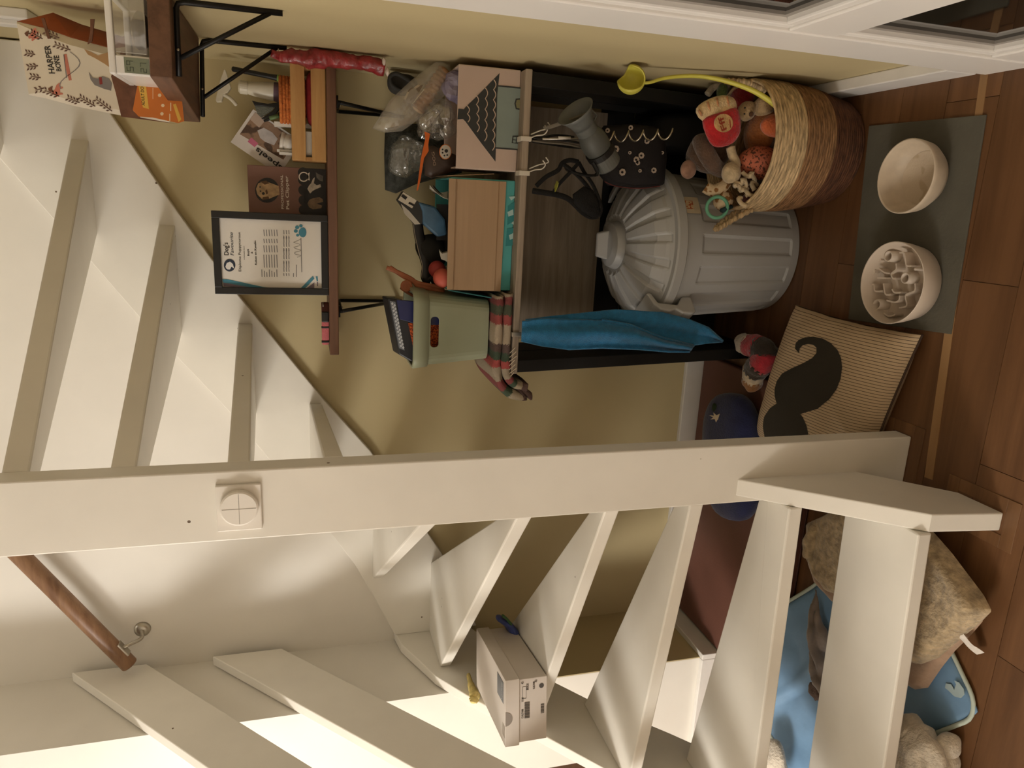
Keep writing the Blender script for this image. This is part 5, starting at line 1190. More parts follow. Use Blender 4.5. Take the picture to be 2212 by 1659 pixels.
bb.rings([[RT @ v for v in q] for q in oR]+[[RT @ v for v in q] for q in iR[::-1]],caps=True)
obj('cup', bb, yl, BT, smooth=True)
# chips-shaped plush
FF = thing('plush_toy', 'red and cream plush toy shaped like a portion of chips with a round badge', 'plush toy', ony(1600,300,1.80))
YF2 = 1.79
p = [V3(v.x,YF2,v.z) for v in pxpoly([(1513,258),(1530,246),(1560,240),(1590,224),(1598,250),(1600,284),(1590,304),(1572,317),(1548,320),(1536,314),(1526,290)],YF2)]; cen = sum(p,V3(0,0,0))/len(p)
redp = plush('red_plush', (184,28,32)); crp = plush('cream_plush', (216,186,138)); orl = plush('peach_plush', (200,140,92))
obj('carton', pillow_from(p,cen,0.022,YF2), redp, FF, smooth=True, sub=1)
p = [V3(v.x,YF2+0.006,v.z) for v in pxpoly([(1501,240),(1510,226),(1535,211),(1562,203),(1588,207),(1596,228),(1590,250),(1550,262),(1520,268)],YF2)]; cen = sum(p,V3(0,0,0))/len(p)
ch = obj('chips', pillow_from(p,cen,0.017,YF2+0.006), crp, FF, smooth=True, sub=1)
for a_,c_ in (((1509,238),(1516,250)),((1528,220),(1534,240)),((1548,212),(1552,234)),((1570,209),(1574,230))):
    obj('stripe', B().tube([ony(*a_,YF2-0.006),ony((a_[0]+c_[0])/2,(a_[1]+c_[1])/2,YF2-0.0095),ony(*c_,YF2-0.007)],0.0035,7), orl, ch, smooth=True)
pxcirc('badge', (1562,266), 20, YF2-0.0195, plush('badge_tan', (202,160,104)), FF, 0.003, 24, 20)
pxtext('Fff', (1570,281), (1561,250), 13, YF2-0.0225, M('thread_red', (150,60,36), 0.8), FF, bold=0.02)
joinpx('badge_line', [[(1575,258),(1577,258),(1579,276),(1577,276)]], YF2-0.0222, M('thread_red', (150,60,36), 0.8), FF)
# brown monkey-like plush
def lumps(name, lst, m, parent): 
    b = B()
    for c_,Y,r in lst:
        p = ony(*c_,Y); b.ell(p,r,22,14,nz=0.14,ns=30)
    return obj(name, b, m, parent, smooth=True)
BR = thing('plush_toy', 'shaggy dark brown plush with a pinkish round ear, left of the chips plush', 'plush toy', ony(1560,330,1.9))
obj('body', B().ell(ony(1530,330,1.89),(0.055,0.05,0.062),26,18,nz=0.16,ns=26), brn, BR, smooth=True)
obj('arm', B().tube(spline([ony(1510,300,1.85),ony(1525,330,1.82),ony(1545,360,1.83),ony(1565,372,1.85)],4),[0.02,0.022,0.023,0.024,0.024,0.024,0.024,0.023,0.022,0.021,0.020,0.018,0.014],12), brn, BR, smooth=True)
obj('ear', B().ell(ony(1487,366,1.885),(0.026,0.012,0.024),20,12), plush('pink_suede', (168,130,110),0.2), BR, smooth=True)
# coral speckled ball plush
tag(obj('speckled_cushion_toy', B().ell(ony(1640,352,1.80),(0.045,0.05,0.062),26,18,Matrix.Identity(4),0.04,10), spots('coral_speckle', (196,110,82), (96,58,44), 150, 0.40), smooth=True), 'coral pink oval plush speckled with dark letters in the basket', 'plush toy')
tag(obj('plush_toy', B().ell(ony(1650,288,1.84),(0.065,0.055,0.055),26,18,nz=0.06,ns=10), plush('orange_brown_plush', (160,96,46)), smooth=True), 'large smooth orange-brown plush behind the coral speckled oval', 'plush toy')
tag(obj('plush_toy', B().ell(ony(1680,272,1.745),(0.030,0.028,0.05),22,16,nz=0.06,ns=12), plush('orange_plush', (188,92,48)), smooth=True), 'bright orange plush squeezed against the front basket rim', 'plush toy')
tag(obj('plush_toy', B().ell(ony(1604,204,1.90),(0.05,0.045,0.032),22,16,nz=0.05,ns=12), plush('crimson_plush', (150,34,36)), smooth=True), 'crimson red plush behind the yellow ball thrower', 'plush toy')
GT = thing('rope_toy', 'green and white rope toy behind the chips plush', 'rope toy', ony(1560,195,1.93))
obj('green_knot', B().ell(ony(1560,197,1.92),(0.022,0.02,0.014),16,10,nz=0.1,ns=30), plush('green_plush', (86,104,50)), GT, smooth=True)
obj('white_rope', B().tube(spline([ony(1528,204,1.94),ony(1540,190,1.94),ony(1556,184,1.935),ony(1575,184,1.93)],4),0.010,9), plush('rope_white', (190,176,152)), GT, smooth=True)
DG = thing('plush_toy', 'small cream plush dog face with brown nose below the yellow thrower', 'plush toy', ony(1660,235,1.80))
cp = plush('cream_fur', (196,164,120))
obj('head', B().ell(ony(1614,240,1.835),(0.027,0.024,0.024),20,14,nz=0.15,ns=40), cp, DG, smooth=True)
obj('body', B().ell(ony(1650,230,1.82),(0.028,0.03,0.028),20,14,nz=0.2,ns=40), cp, DG, smooth=True)
obj('nose', B().ell(ony(1623,247,1.808),(0.007,0.005,0.007),10,8), plush('nose_brown', (104,68,40),0.2), DG, smooth=True)
for c_ in ((1609,233),(1608,246)): obj('eye', B().ell(ony(*c_,1.810),(0.0025,0.0025,0.0025),8,6), ink, DG, smooth=True)
# knotted rope toy
RP = thing('rope_toy', 'knotted cream cotton rope toy with frayed tassels hanging over the basket edge', 'rope toy', ony(1640,400,1.80))
rpm = plush('cotton_rope', (206,184,148),0.6)
obj('rope', B().tube(spline([ony(1578,318,1.80),ony(1582,335,1.795),ony(1590,352,1.79),ony(1588,368,1.785)],4),0.012,10), rpm, RP, smooth=True)
obj('knot', B().ell(ony(1580,374,1.785),(0.028,0.026,0.026),20,14,nz=0.15,ns=40), rpm, RP, smooth=True)
rnd = random.Random(3)
for c_ in ((1612,372),(1620,390),(1600,398),(1605,420),(1590,410),(1618,412),(1602,432),(1628,402),(1592,388)):
    ctr = ony(*c_,1.775); a = rnd.uniform(0,6.28)
    P_ = [ctr+V3(0.014*math.cos(a+k*1.1)*(0.4+k*0.25),-0.004*k,0.013*math.sin(a+k*1.3)) for k in range(4)]
    obj('tassel', B().tube(spline(P_,3),[0.006]*9+[0.0075],7), rpm, RP, smooth=True)
# giraffe plush
GF = thing('plush_toy', 'fluffy white plush with tan giraffe patches and a mint teething ring', 'plush toy', ony(1590,420,1.85))
gfm = spots('giraffe_fur', (206,184,150), (140,98,54), 55, 0.42)
obj('leg', B().tube(spline([ony(1524,404,1.84),ony(1540,412,1.83),ony(1560,404,1.82),ony(1568,394,1.82)],4),0.0165,12), gfm, GF, smooth=True)
obj('body', B().ell(ony(1562,432,1.83),(0.030,0.028,0.026),22,14,nz=0.12,ns=40), gfm, GF, smooth=True)
ctr = ony(1549,448,1.81)
obj('teething_ring', B().tube([ctr+V3(0.028*math.cos(a),0.010*math.sin(a),0.026*math.sin(a)) for a in [i*2*math.pi/28 for i in range(28)]],0.0048,8,closed=True), M('mint_plastic', (110,178,146), 0.4), GF, smooth=True)
obj('ring_strap', B().tube([ony(1560,455,1.805),ony(1578,446,1.81)],0.011,8,flat=0.6), M('dark_teal_cloth', (44,66,70), 0.9), GF, smooth=True)
tag(obj('plush_toy', B().ell(ony(1620,435,1.80),(0.024,0.022,0.022),18,12,nz=0.2,ns=40), plush('plum_plush', (104,54,58)), smooth=True), 'little plum coloured plush tucked in at the left basket edge', 'plush toy')
# hidden filling that carries the toys on top
tag(obj('old_blanket', B().ell((kx,ky,0.122),(0.108,0.108,0.105),24,14,p=3.2,nz=0.03,ns=14), plush('filling_brown', (84,66,52)), smooth=True), 'dark crumpled cloth filling the toy basket underneath the toys', 'cloth')
# ================================================================== striped cushion with moustache print
A_, Bn = V3(-0.248,1.812,0), V3(-0.258,1.378,0); wd = V3(-0.972,0.235,0)*0.46; C_, D_ = Bn+wd, A_+wd
def cush(s, t):
    """s right->left, t near->far, returns top surface point"""
    p = (Bn*(1-s)+C_*s)*(1-t)+(A_*(1-s)+D_*s)*t
    e = (max(0.0,1-abs(2*s-1)**2.6))**0.5*(max(0.0,1-abs(2*t-1)**2.6))**0.5
    pinch = 0.016*(abs(2*s-1)**3)*0+0.0
    ctr = (A_+Bn+C_+D_)/4; k = 0.045*(1-abs(2*s-1)**2)*abs(2*t-1)**6+0.045*(1-abs(2*t-1)**2)*abs(2*s-1)**6
    q = p+(ctr-p)*k; base = 0.021+0.036*t
    wr = 0.004*noise.noise(V3(s*7,t*7,1.0))*e
    q.z = base+0.075*e+wr+0.004*math.sin(t*22)*max(0,1-s*9)
    return q
CU = thing('cushion', 'striped beige cushion with a big black moustache print, lying by the newel post', 'cushion', (-0.49,1.64,0))
stp = stripes('ticking_stripe', (196,172,140), (66,48,36), 54, 0.16, 0)
b = B().grid(cush, 60, 50)
n0 = 61*51
def cushb(s, t):
    q = cush(s,t); base = 0.021+0.036*t; q.z = max(0.033 if (q.x < -0.49 and q.y > 1.67) else 0.0015, base-(q.z-base)*0.9); return q
ov = len(b.v)
for i in range(61):
    for j in range(51): b.v.append(cushb(i/60,j/50))
for i in range(60):
    for j in range(50): a = ov+i*51+j; b.f.append((a,a+1,a+52,a+51))
obj('cover', b, stp, CU, smooth=True)
mo = [(1005,545),(965,500),(970,450),(1000,415),(1060,390),(1140,382),(1230,400),(1310,445),(1370,510),(1405,590),(1415,680),(1400,790),(1360,890),(1290,985),(1180,1075),(1015,1125),(1040,1160),(1075,1240),(1090,1310),(1080,1420),(1000,1500),(800,1500),(690,1420),(665,1325),(655,1240),(670,1150),(720,1075),(790,1025),(770,950),(770,880),(790,810),(840,740),(930,690),(1050,635),(1130,590),(1170,540),(1170,490),(1140,462),(1090,455),(1040,465),(1005,505)]
def st_of(x, y):
    z = 0.10
    for _ in range(8):
        p = onz(x,y,z); s = t = 0.5
        for _ in range(12):
            q = (Bn*(1-s)+C_*s)*(1-t)+(A_*(1-s)+D_*s)*t; e = p-q; e.z = 0
            U_ = (C_-Bn)*(1-t)+(D_-A_)*t; W_ = (A_-Bn)*(1-s)+(D_-C_)*s
            det = U_.x*W_.y-U_.y*W_.x; s += (e.x*W_.y-e.y*W_.x)/det; t += (U_.x*e.y-U_.y*e.x)/det
        s = min(max(s,0.01),0.99); t = min(max(t,0.01),0.99); z = 0.5*z+0.5*cush(s,t).z
    return s, t
bm = bmesh.new(); vv = [bm.verts.new((*st_of(1500+0.226*x,640+0.226*y),0)) for x,y in mo]; bm.faces.new(vv)
bmesh.ops.triangulate(bm, faces=bm.faces[:])
for _ in range(3): bmesh.ops.subdivide_edges(bm, edges=bm.edges[:], cuts=1, use_grid_fill=True)
bm.verts.index_update(); mb = B(); mb.v = [cush(min(max(v.co.x,0.0),1.0),min(max(v.co.y,0.0),1.0))+V3(0,-0.0006,0.0016) for v in bm.verts]; mb.f = [tuple(v.index for v in f.verts) for f in bm.faces]; bm.free()
obj('moustache_print', mb, M('black_print_cloth', (52,47,38), 0.85, var=0.05, vscale=200), CU, smooth=True)
hm_ = [cush(s/30,0.0)+V3(0,-0.001,0) for s in range(31)]; obj('hem', B().tube(hm_,0.003,6), stp, CU, smooth=True)

# ================================================================== brown dog mattress
brm = M('brown_leatherette', (112,74,62), 0.55, var=0.06, vscale=8, bump=0.12, bscale=150)
MA = thing('dog_mattress', 'flat reddish brown leatherette dog mattress on the floor below the stairs', 'mattress', (-1.0,2.0,0))
obj('cover', B().box((-1.552,1.69,0.0006),(-0.508,2.332,0.026)), brm, MA, bevel=0.008, seg=3)
obj('piping', B().tube([V3(x,y,0.0285-0.004) for x,y in ((-1.545,1.6905),(-0.515,1.6905))],0.003,6).tube([V3(x,y,0.006) for x,y in ((-1.545,1.6895),(-0.515,1.6895))],0.003,6), M('brown_piping', (84,54,46), 0.6), MA, smooth=True)
# navy cushion with star print
nv = M('navy_fleece', (38,44,86), 0.95, var=0.15, vscale=30, bump=0.5, bscale=200, sheen=0.3)
c = onz(1580,985,0.085); c.z = 0.0845
NV = thing('fleece_cushion', 'navy blue fleece cushion with a cream star print, on the brown mattress behind the newel', 'cushion', (c.x,c.y,0.027))
T_ = Matrix.Translation(c) @ Matrix.Rotation(0.25,4,'Z')
obj('cover', B().ell((0,0,0),(0.215,0.142,0.056),36,18,T_,0.02,6,p=2.8), nv, NV, smooth=True)
def on_cushion(x, y):
    d = _ray(x,y); Ti = T_.inverted()
    for k in range(900):
        p = CAM+d*(1.4+k*0.002); q = Ti @ p
        if abs(q.x/0.215)**2.8+abs(q.y/0.142)**2.8+abs(q.z/0.056)**2.8 < 1: return p
    return onz(x,y,0.12)
sc = on_cushion(1548,903)
star = []
for k in range(14):
    a = math.pi*2*k/14; r_ = (0.028 if k%2 else 0.012); star.append((r_*math.cos(a)*0.6+0.003, r_*math.sin(a)))
Ts = frame_m(sc+V3(0,-0.003,0.0025),(1,0.1,0.0),(0,0.85,0.45)); obj('star_print', B().prism(star,0.0015,Ts), M('star_cream', (206,188,160), 0.8), NV)
lc = on_cushion(1543,880); obj('leaf_print', B().ell(lc,(0.014,0.012,0.006),12,8,nz=0.2,ns=60), M('leaf_green', (46,62,36), 0.9), NV, smooth=True)
# patchwork plush snake
PP = thing('plush_toy', 'red, black, white and tan striped plush lying between cushion and table leg', 'plush toy', onz(1640,770,0.027))
pth = spline([onz(x,y,z) for x,y,z in ((1604,738,0.075),(1618,746,0.080),(1640,752,0.082),(1655,766,0.080),(1645,784,0.082),(1632,800,0.076),(1626,818,0.070),(1622,836,0.062))],6)
cols = ((206,190,168),(176,40,54),(52,42,34),(170,36,50),(58,46,36),(200,180,150),(158,106,56))
for i,col in enumerate(cols):
    seg_ = pth[i*6:(i+1)*6+2]; n_ = len(pth)
    rr_ = [0.024+0.016*math.sin(min(1.0,(i*6+k+2)/(n_+1))*math.pi)**0.6 for k in range(len(seg_))]
    b = B().tube(seg_,rr_,16)
    for v in b.v: v += V3(noise.noise(v*45),noise.noise(v*45+V3(3,0,0)),noise.noise(v*45+V3(0,3,0)))*0.006; v.z = max(v.z,0.0275)
    obj('patch', b, plush('patch_%d_%d_%d'%col, col, 0.7), PP, smooth=True)
obj('belly', B().ell((onz(1636,772,0.05).x,onz(1636,772,0.05).y,0.046),(0.045,0.05,0.019),18,12,nz=0.1,ns=30), plush('patch_brown', (58,46,36)), PP, smooth=True)

# ================================================================== blue cooling mat
e1 = V3(0.67,0.742,0); e2_ = V3(-0.797,0.604,0); B0 = V3(-1.062,1.028,0); LW, LL = 0.47, 0.86
def mz(p): t = min(max((p.y-1.60)/0.10,0),1); return 0.0075+0.0275*(t*t*(3-2*t))
blu = M('cooling_blue', (118,154,188), 0.55, var=0.06, vscale=12, bump=0.25, bscale=30); pale = M('pale_binding', (196,208,196), 0.7, var=0.06)
KM = thing('cooling_mat', 'light blue quilted cooling mat with pale binding, on the floor below the stairs', 'mat', (B0.x,B0.y,0))
def outline(ins, r):
    return [B0+e1*p.x+e2_*p.y for p in rrect(ins,LW-ins,ins,LL-ins,r,0,6)]
def matgrid(u, v):
    a, c_ = 0.012+u*(LW-0.024), 0.012+v*(LL-0.024); r = 0.05
    # rounded corners
    dx = max(r-a, a-(LW-r), 0); dy = max(r-c_, c_-(LL-r), 0); d = math.hypot(dx,dy)
    if d > r: 
        k = r/d; a = (r-dx*k) if a < r else (LW-r+dx*k) if a > LW-r else a; c_ = (r-dy*k) if c_ < r else (LL-r+dy*k) if c_ > LL-r else c_
    p = B0+e1*a+e2_*c_; q = 0.006*max(0.0,1-min(abs(u*3%1-0.5)*0,1))
    quilt = 0.007*(abs(math.sin(u*math.pi*2))**0.35)*(abs(math.sin(v*math.pi*3))**0.35)
    fold_ = 0.010*math.exp(-((u-0.62+0.25*(v-0.5))/0.035)**2)*(1 if v > 0.3 else 0.2)
    return V3(p.x,p.y,mz(p)+quilt+fold_+0.003*noise.noise(V3(u*9,v*14,2)))
obj('quilted_top', B().grid(matgrid,40,64), blu, KM, smooth=True, solid=0.003)
ol = outline(0.006,0.055); dense = []
for i in range(len(ol)):
    a, c_ = ol[i], ol[(i+1)%len(ol)]; n_ = max(1,int((c_-a).length/0.03))
    for k in range(n_): dense.append(a.lerp(c_,k/n_))
for v in dense: v.z = mz(v)+0.001
obj('binding', B().tube(dense,0.0055,8,closed=True,flat=0.8), pale, KM, smooth=True)
lg = [(2044,1476),(2055,1478),(2062,1490),(2066,1478),(2062,1470),(2072,1474),(2082,1488),(2084,1500),(2076,1508),(2062,1504),(2050,1492),(2042,1486)]
lq = [onz(x,y,0.017) for x,y in lg]; obj('bird_print', B().slab([v+V3(0,0,0.0012) for v in lq],[v for v in lq]), M('bird_pale', (176,196,200), 0.7), KM)
# ================================================================== sherpa blanket
sh = M('sherpa_fleece', (186,164,130), 0.98, var=0.22, vscale=55, bump=1.0, bscale=110, sheen=0.5); vel = M('velour_side', (176,146,122), 0.9, var=0.1, vscale=20, bump=0.3, bscale=120, sheen=0.5)
SB2 = thing('sherpa_blanket', 'folded beige sherpa fleece blanket lying below the lowest step', 'blanket', (-0.95,1.35,0))
def zone(poly_px, z, off=(0,0)): return [onz(x,y,z) for x,y in poly_px]
def slabcloth(name, pts, zlo, zhi, m, nzamp=0.004, rnd_=0.022, nsc=30, cell=0.009):
    """thick folded layer: soft pile with rounded edges inside an outline (room xy)"""
    n_ = len(pts); x0_ = min(p.x for p in pts); y0_ = min(p.y for p in pts); x1_ = max(p.x for p in pts); y1_ = max(p.y for p in pts)
    def near(x, y):
        best = 9.0; bp = None; ins = False
        for i in range(n_):
            a, c_ = pts[i], pts[(i+1)%n_]; ex, ey = c_.x-a.x, c_.y-a.y; t = ((x-a.x)*ex+(y-a.y)*ey)/max(ex*ex+ey*ey,1e-9); t = min(max(t,0),1)
            qx, qy = a.x+ex*t, a.y+ey*t; d = math.hypot(x-qx,y-qy)
            if d < best: best = d; bp = (qx,qy)
            if (a.y > y) != (c_.y > y) and x < a.x+(y-a.y)*ex/(ey if ey else 1e-9): ins = not ins
        return (best if ins else -best), bp
    nx, ny = int((x1_-x0_)/cell)+3, int((y1_-y0_)/cell)+3
    D_ = {}; idx = {}; b = B(); bot = {}
    for i in range(nx):
        for j in range(ny): D_[i,j] = near(x0_+(i-1)*cell, y0_+(j-1)*cell)
    def vert(i, j):
        if (i,j) not in idx:
            d, bp = D_[i,j]; x, y = (x0_+(i-1)*cell, y0_+(j-1)*cell) if d > 0 else bp; d = max(d,0.0)
            k = min(d/rnd_,1.0); h = (zhi-zlo)*math.sqrt(max(0.0,1-(1-k)**2)); q = V3(x,y,zlo)
            z = zlo+h+(noise.noise(q*nsc)*nzamp+noise.noise(q*9)*nzamp*1.6)*min(1.0,d/0.01)
            idx[i,j] = len(b.v); b.v.append(V3(x,y,max(z,zlo+0.0004*(d>0)))); bot[i,j] = len(b.v); b.v.append(V3(x,y,zlo))
        return idx[i,j]
    for i in range(nx-1):
        for j in range(ny-1):
            c4_ = ((i,j),(i+1,j),(i+1,j+1),(i,j+1))
            if any(D_[k][0] > 0 for k in c4_):
                f = [vert(*k) for k in c4_]; b.f.append(tuple(f)); b.f.append(tuple(bot[k] for k in reversed(c4_)))
    return obj(name, b, m, SB2, smooth=True)
lower = zone([(1735,1130),(1738,1215),(1755,1262),(1790,1300),(1850,1350),(1910,1430),(1962,1492),(1991,1488),(2020,1445),(2049,1408),(2085,1372),(2108,1345),(2112,1325),(2030,1208),(1960,1125),(1880,1105),(1790,1105)],0.04)
slabcloth('lower_fold', lower, 0.021, 0.042, vel, 0.002)
upper = zone([(1733,1130),(1735,1205),(1752,1245),(1780,1282),(1830,1300),(1900,1370),(1960,1440),(2000,1425),(2045,1385),(2085,1352),(2112,1324),(2095,1290),(2027,1198),(1960,1120),(1880,1100),(1790,1100)],0.085)
slabcloth('upper_fold', upper, 0.046, 0.090, sh, 0.0045)
rid = zone([(1726,1165),(1728,1205),(1742,1215),(1750,1190),(1760,1140),(1745,1130)],0.10)
slabcloth('rolled_edge', rid, 0.07, 0.108, sh, 0.004)
tg = spline([onz(2062,1362,0.060),onz(2078,1376,0.052),onz(2098,1396,0.03),onz(2119,1412,0.012)],5)
rg = []
for i_,p in enumerate(tg):
    t_ = (tg[min(i_+1,len(tg)-1)]-tg[max(i_-1,0)]); n_ = V3(-t_.y,t_.x,0).normalized()*0.011; rg.append([p+n_,p-n_,p-n_+V3(0,0,0.001),p+n_+V3(0,0,0.001)])
obj('care_label', B().rings(rg), M('satin_label', (222,214,204), 0.4, var=0.05, vscale=80), SB2, smooth=False)
# grey cloth on the mat
gc = M('taupe_velour', (150,136,126), 0.85, var=0.15, vscale=20, bump=0.4, bscale=70, sheen=0.5)
GC = thing('cloth', 'crumpled taupe velour cloth lying on the blue mat below the lowest steps', 'cloth', onz(1780,1400,0.02))
b = B()
P0, P1 = onz(1757,1326,0.055), onz(1768,1505,0.055)
def rag(u, v):
    p = P0.lerp(P1,u); w_ = 0.065*(1-0.35*u); q = p+V3(0.75,0.55,0).normalized()*((v-0.5)*2*w_)
    return V3(q.x+0.012*noise.noise(V3(u*6,v*5,3)), q.y+0.012*noise.noise(V3(u*6,v*5,9)), 0.026+0.045*(1-abs(2*v-1)**2)**0.5*(1-abs(2*u-1)**4)+0.010*math.sin(u*17+v*4)*(1-abs(2*v-1)))
obj('cloth', b.grid(rag,40,16), gc, GC, smooth=True, solid=0.004)
obj('frayed_end', B().ell(onz(1765,1492,0.042),(0.026,0.03,0.016),16,10,nz=0.5,ns=70), M('taupe_fringe', (128,108,98), 0.95, bump=1.0, bscale=200), GC, smooth=True)
# white fluffy plush at the frame corner
wh = M('white_fluff', (222,210,192), 0.98, var=0.10, vscale=60, bump=1.0, bscale=140, sheen=0.6)
WP = thing('plush_toy', 'fluffy white plush animal lying on the floor beside the blue mat', 'plush toy', onz(1990,1640,0))
def fl(name, c_, z, r): obj(name, B().ell(onz(*c_,z),r,28,18,nz=0.20,ns=34), wh, WP, smooth=True)
fl('body',(1985,1640),0.072,(0.085,0.075,0.052)); fl('body_lump',(1966,1600),0.070,(0.058,0.058,0.049)); fl('paw',(2048,1612),0.034,(0.034,0.026,0.030)); fl('paw',(2040,1660),0.034,(0.05,0.03,0.032))
WP2 = tag(obj('fluffy_towel', B().ell(onz(1672,1650,0.078),(0.085,0.05,0.028),24,14,nz=0.15,ns=20), wh, smooth=True), 'white fluffy cloth on the floor left of the blue mat', 'cloth')

# ================================================================== shoe box on the fourth step
zt4 = 0.829
P1 = onz(1183,1458,zt4); P2 = onz(1182,1600,zt4); wv = (P2-P1); wv.z = 0; W_ = wv.length; wv.normalize()
top_z = ony(1092,1468,P1.y).z; hgt = top_z-zt4
bk = onz(1016,1364,top_z); dvv = bk-P1; dvv.z = 0; dv2 = V3(wv.y,-wv.x,0); dv2 = dv2 if dv2.dot(dvv) > 0 else -dv2; LD_ = min(max(dvv.dot(dv2),0.28),0.35)
Tb = Matrix.Identity(4)
for j in range(3): Tb[j][0] = -wv[j]; Tb[j][1] = dv2[j]; Tb[j][2] = (0,0,1)[j]
Tb.translation = P2
SX = thing('shoe_box', 'white shoe box with a barcode label and grey logo patch, standing on the stairs', 'box', P1)
wc = M('white_carton', (218,208,198), 0.5, var=0.02)
# centre knuckle: the carton rests on the step's front third, clear of the next step
obj('box_body', B().box((0.005,0.005,0.0005),(W_-0.005,LD_-0.005,hgt-0.004),Tb), wc, SX, bevel=0.001)
lh = hgt*0.33
LDD = obj('lid', B().box((0,0,hgt-lh),(W_,LD_,hgt),Tb), wc, SX, bevel=0.0012)
obj('thumb_notch', B().prism(circle(W_*0.42,hgt-0.0003,0.020,16,a0=math.pi,a1=2*math.pi+0.2),0.0008, Tb @ frame_m((0,0,0),(1,0,0),(0,0,1))), M('notch_shade', (150,140,130), 0.6), LDD)
obj('logo_patch', B().box((W_*0.60,0.02,hgt),(W_*0.92,0.085,hgt+0.0008),Tb), M('patch_grey', (96,98,102), 0.4), LDD)
Tt = Tb @ Matrix.Translation((W_*0.62,0.03,hgt+0.0009)); lgm = M('patch_letter', (176,176,176), 0.4)
text('X no stress', 0.018, lgm, LDD, Tt, sx=0.62)
obj('worn_patch', B().box((W_*0.12,0.005,hgt),(W_*0.30,0.03,hgt+0.0004),Tb), M('scuffed_card', (178,166,152), 0.7, var=0.15, vscale=60), LDD)
bi = M('barcode_ink', (86,80,76), 0.6)
Tf = Tb @ frame_m((0,0.0048,0),(1,0,0),(0,0,1))
hb_ = hgt-lh
b = B(); x = W_*0.38; k = 0
while x < W_*0.62:
    w_ = (0.0012,0.0024,0.0009,0.0018)[k%4]; b.prism([(x,hb_*0.62),(x+w_,hb_*0.62),(x+w_,hb_*0.80),(x,hb_*0.80)],0.0006,Tf); x += w_+(0.0012,0.0009,0.0016)[k%3]; k += 1
bar = obj('barcode', b, bi, SX); bar['kind'] = 'stuff'
b = B(); x = W_*0.42
for k in range(9): b.prism([(x,hb_*0.10),(x+0.0016,hb_*0.10),(x+0.0016,hb_*0.22),(x,hb_*0.22)],0.0006,Tf); x += 0.0028+(0.001 if k%3==0 else 0)
bar = obj('barcode', b, bi, SX); bar['kind'] = 'stuff'
text('13 8.7108', 0.0085, bi, SX, Tf @ Matrix.Translation((W_*0.38,hb_*0.84,0.0002)), sx=0.8); text('1110', 0.0085, bi, SX, Tf @ Matrix.Translation((W_*0.63,hb_*0.84,0.0002)), sx=0.8)
text('BEIGE', 0.0095, bi, SX, Tf @ Matrix.Translation((W_*0.80,hb_*0.66,0.0002)), sx=0.8); text('42', 0.0095, bi, SX, Tf @ Matrix.Translation((W_*0.90,hb_*0.84,0.0002)), sx=0.8); text('42', 0.0095, bi, SX, Tf @ Matrix.Translation((W_*0.90,hb_*0.36,0.0002)), sx=0.8)
text('13.8.7108', 0.008, bi, SX, Tf @ Matrix.Translation((W_*0.80,hb_*0.44,0.0002)), sx=0.7)
b = B(); x0_,x1_,z0_,z1_ = W_*0.68,W_*0.86,hb_*0.74,hb_*0.88
for q in ((x0_,z0_,x1_,z0_+0.0008),(x0_,z1_-0.0008,x1_,z1_),(x0_,z0_,x0_+0.0008,z1_),(x1_-0.0008,z0_,x1_,z1_)): b.prism([(q[0],q[1]),(q[2],q[1]),(q[2],q[3]),(q[0],q[3])],0.0006,Tf)
obj('printed_frame', b, bi, SX)
obj('recycling_mark', B().prism(circle(W_*0.84,hb_*0.20,0.007,12),0.0005,Tf), bi, SX)
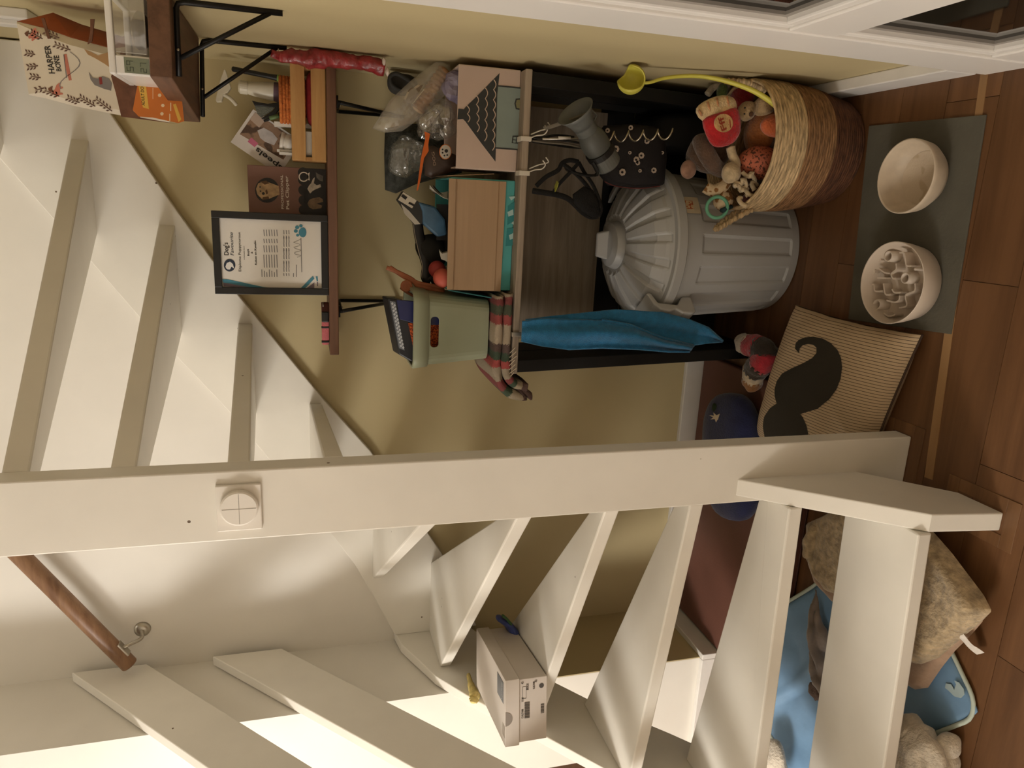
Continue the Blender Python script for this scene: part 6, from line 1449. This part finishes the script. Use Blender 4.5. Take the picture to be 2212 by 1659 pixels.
# yellow cloth and blue bag beside the box
yc = M('yellow_cloth', (222,202,130), 0.85, var=0.12, vscale=60, bump=0.5, bscale=120)
p = onx(1020,1490,-1.530)
YC_ = thing('duster', 'small crumpled pale yellow cloth beside the white shoe box', 'cloth', p)
s_ = spline([onx(1012,1456,-1.525),onx(1016,1475,-1.528),onx(1022,1492,-1.530),onx(1026,1505,-1.530)],4)
b = B().tube(s_,[0.005+0.013*(i/(len(s_)-1)) for i in range(len(s_))],12)
for v in b.v: v += V3(0,noise.noise(v*90),noise.noise(v*90+V3(4,0,0)))*0.004
obj('cloth', b, yc, YC_, smooth=True)
obj('bunched_end', B().ell(onx(1024,1512,-1.530),(0.008,0.016,0.014),14,10,nz=0.5,ns=110), yc, YC_, smooth=True)
bb_ = M('blue_foil_bag', (72,84,150), 0.4, var=0.2, vscale=30, bump=0.5, bscale=40)
PB2 = thing('snack_bag', 'crumpled blue and green foil bag behind the white shoe box', 'bag', onz(1130,1385,zt4))
base_ = onz(1128,1392,zt4+0.004); tip = base_+V3(0.0,0.0,0.0)
Yb_ = 1.93
s_ = spline([ony(1138,1412,Yb_-0.02),ony(1118,1380,Yb_),ony(1100,1352,Yb_+0.01),ony(1086,1340,Yb_+0.01),ony(1075,1334,Yb_+0.01)],4)
obj('bag_body', B().tube(s_,[0.03,0.034,0.036,0.037,0.037,0.036,0.035,0.034,0.032,0.030,0.029,0.028,0.028,0.027,0.026,0.022,0.012],12,flat=0.4), bb_, PB2, smooth=True)
g_ = spline([ony(1086,1330,Yb_-0.012),ony(1094,1336,Yb_-0.012),ony(1104,1348,Yb_-0.012)],4); obj('green_flap', B().tube(g_,0.008,8,flat=0.5), M('green_foil', (72,112,70), 0.4), PB2, smooth=True)
obj('bag_foot', B().ell((ony(1138,1412,Yb_-0.02).x,Yb_-0.02,(ony(1138,1412,Yb_-0.02).z+zt4)/2),(0.03,0.018,(ony(1138,1412,Yb_-0.02).z-zt4)/2+0.001),12,8,p=3), bb_, PB2, smooth=True)
# small grey fitting on the white wall above the food bag
p = [V3(v.x,YB-0.02,v.z) for v in pxpoly([(27,86),(46,84),(47,116),(27,114)],YB-0.02)]
tag(obj('wall_fitting', B().slab(p,[V3(v.x,YB-0.001,v.z) for v in p]), M('fitting_grey', (168,162,152), 0.5), bevel=0.003), 'small grey fitting on the white wall just above the food bag', 'fitting')
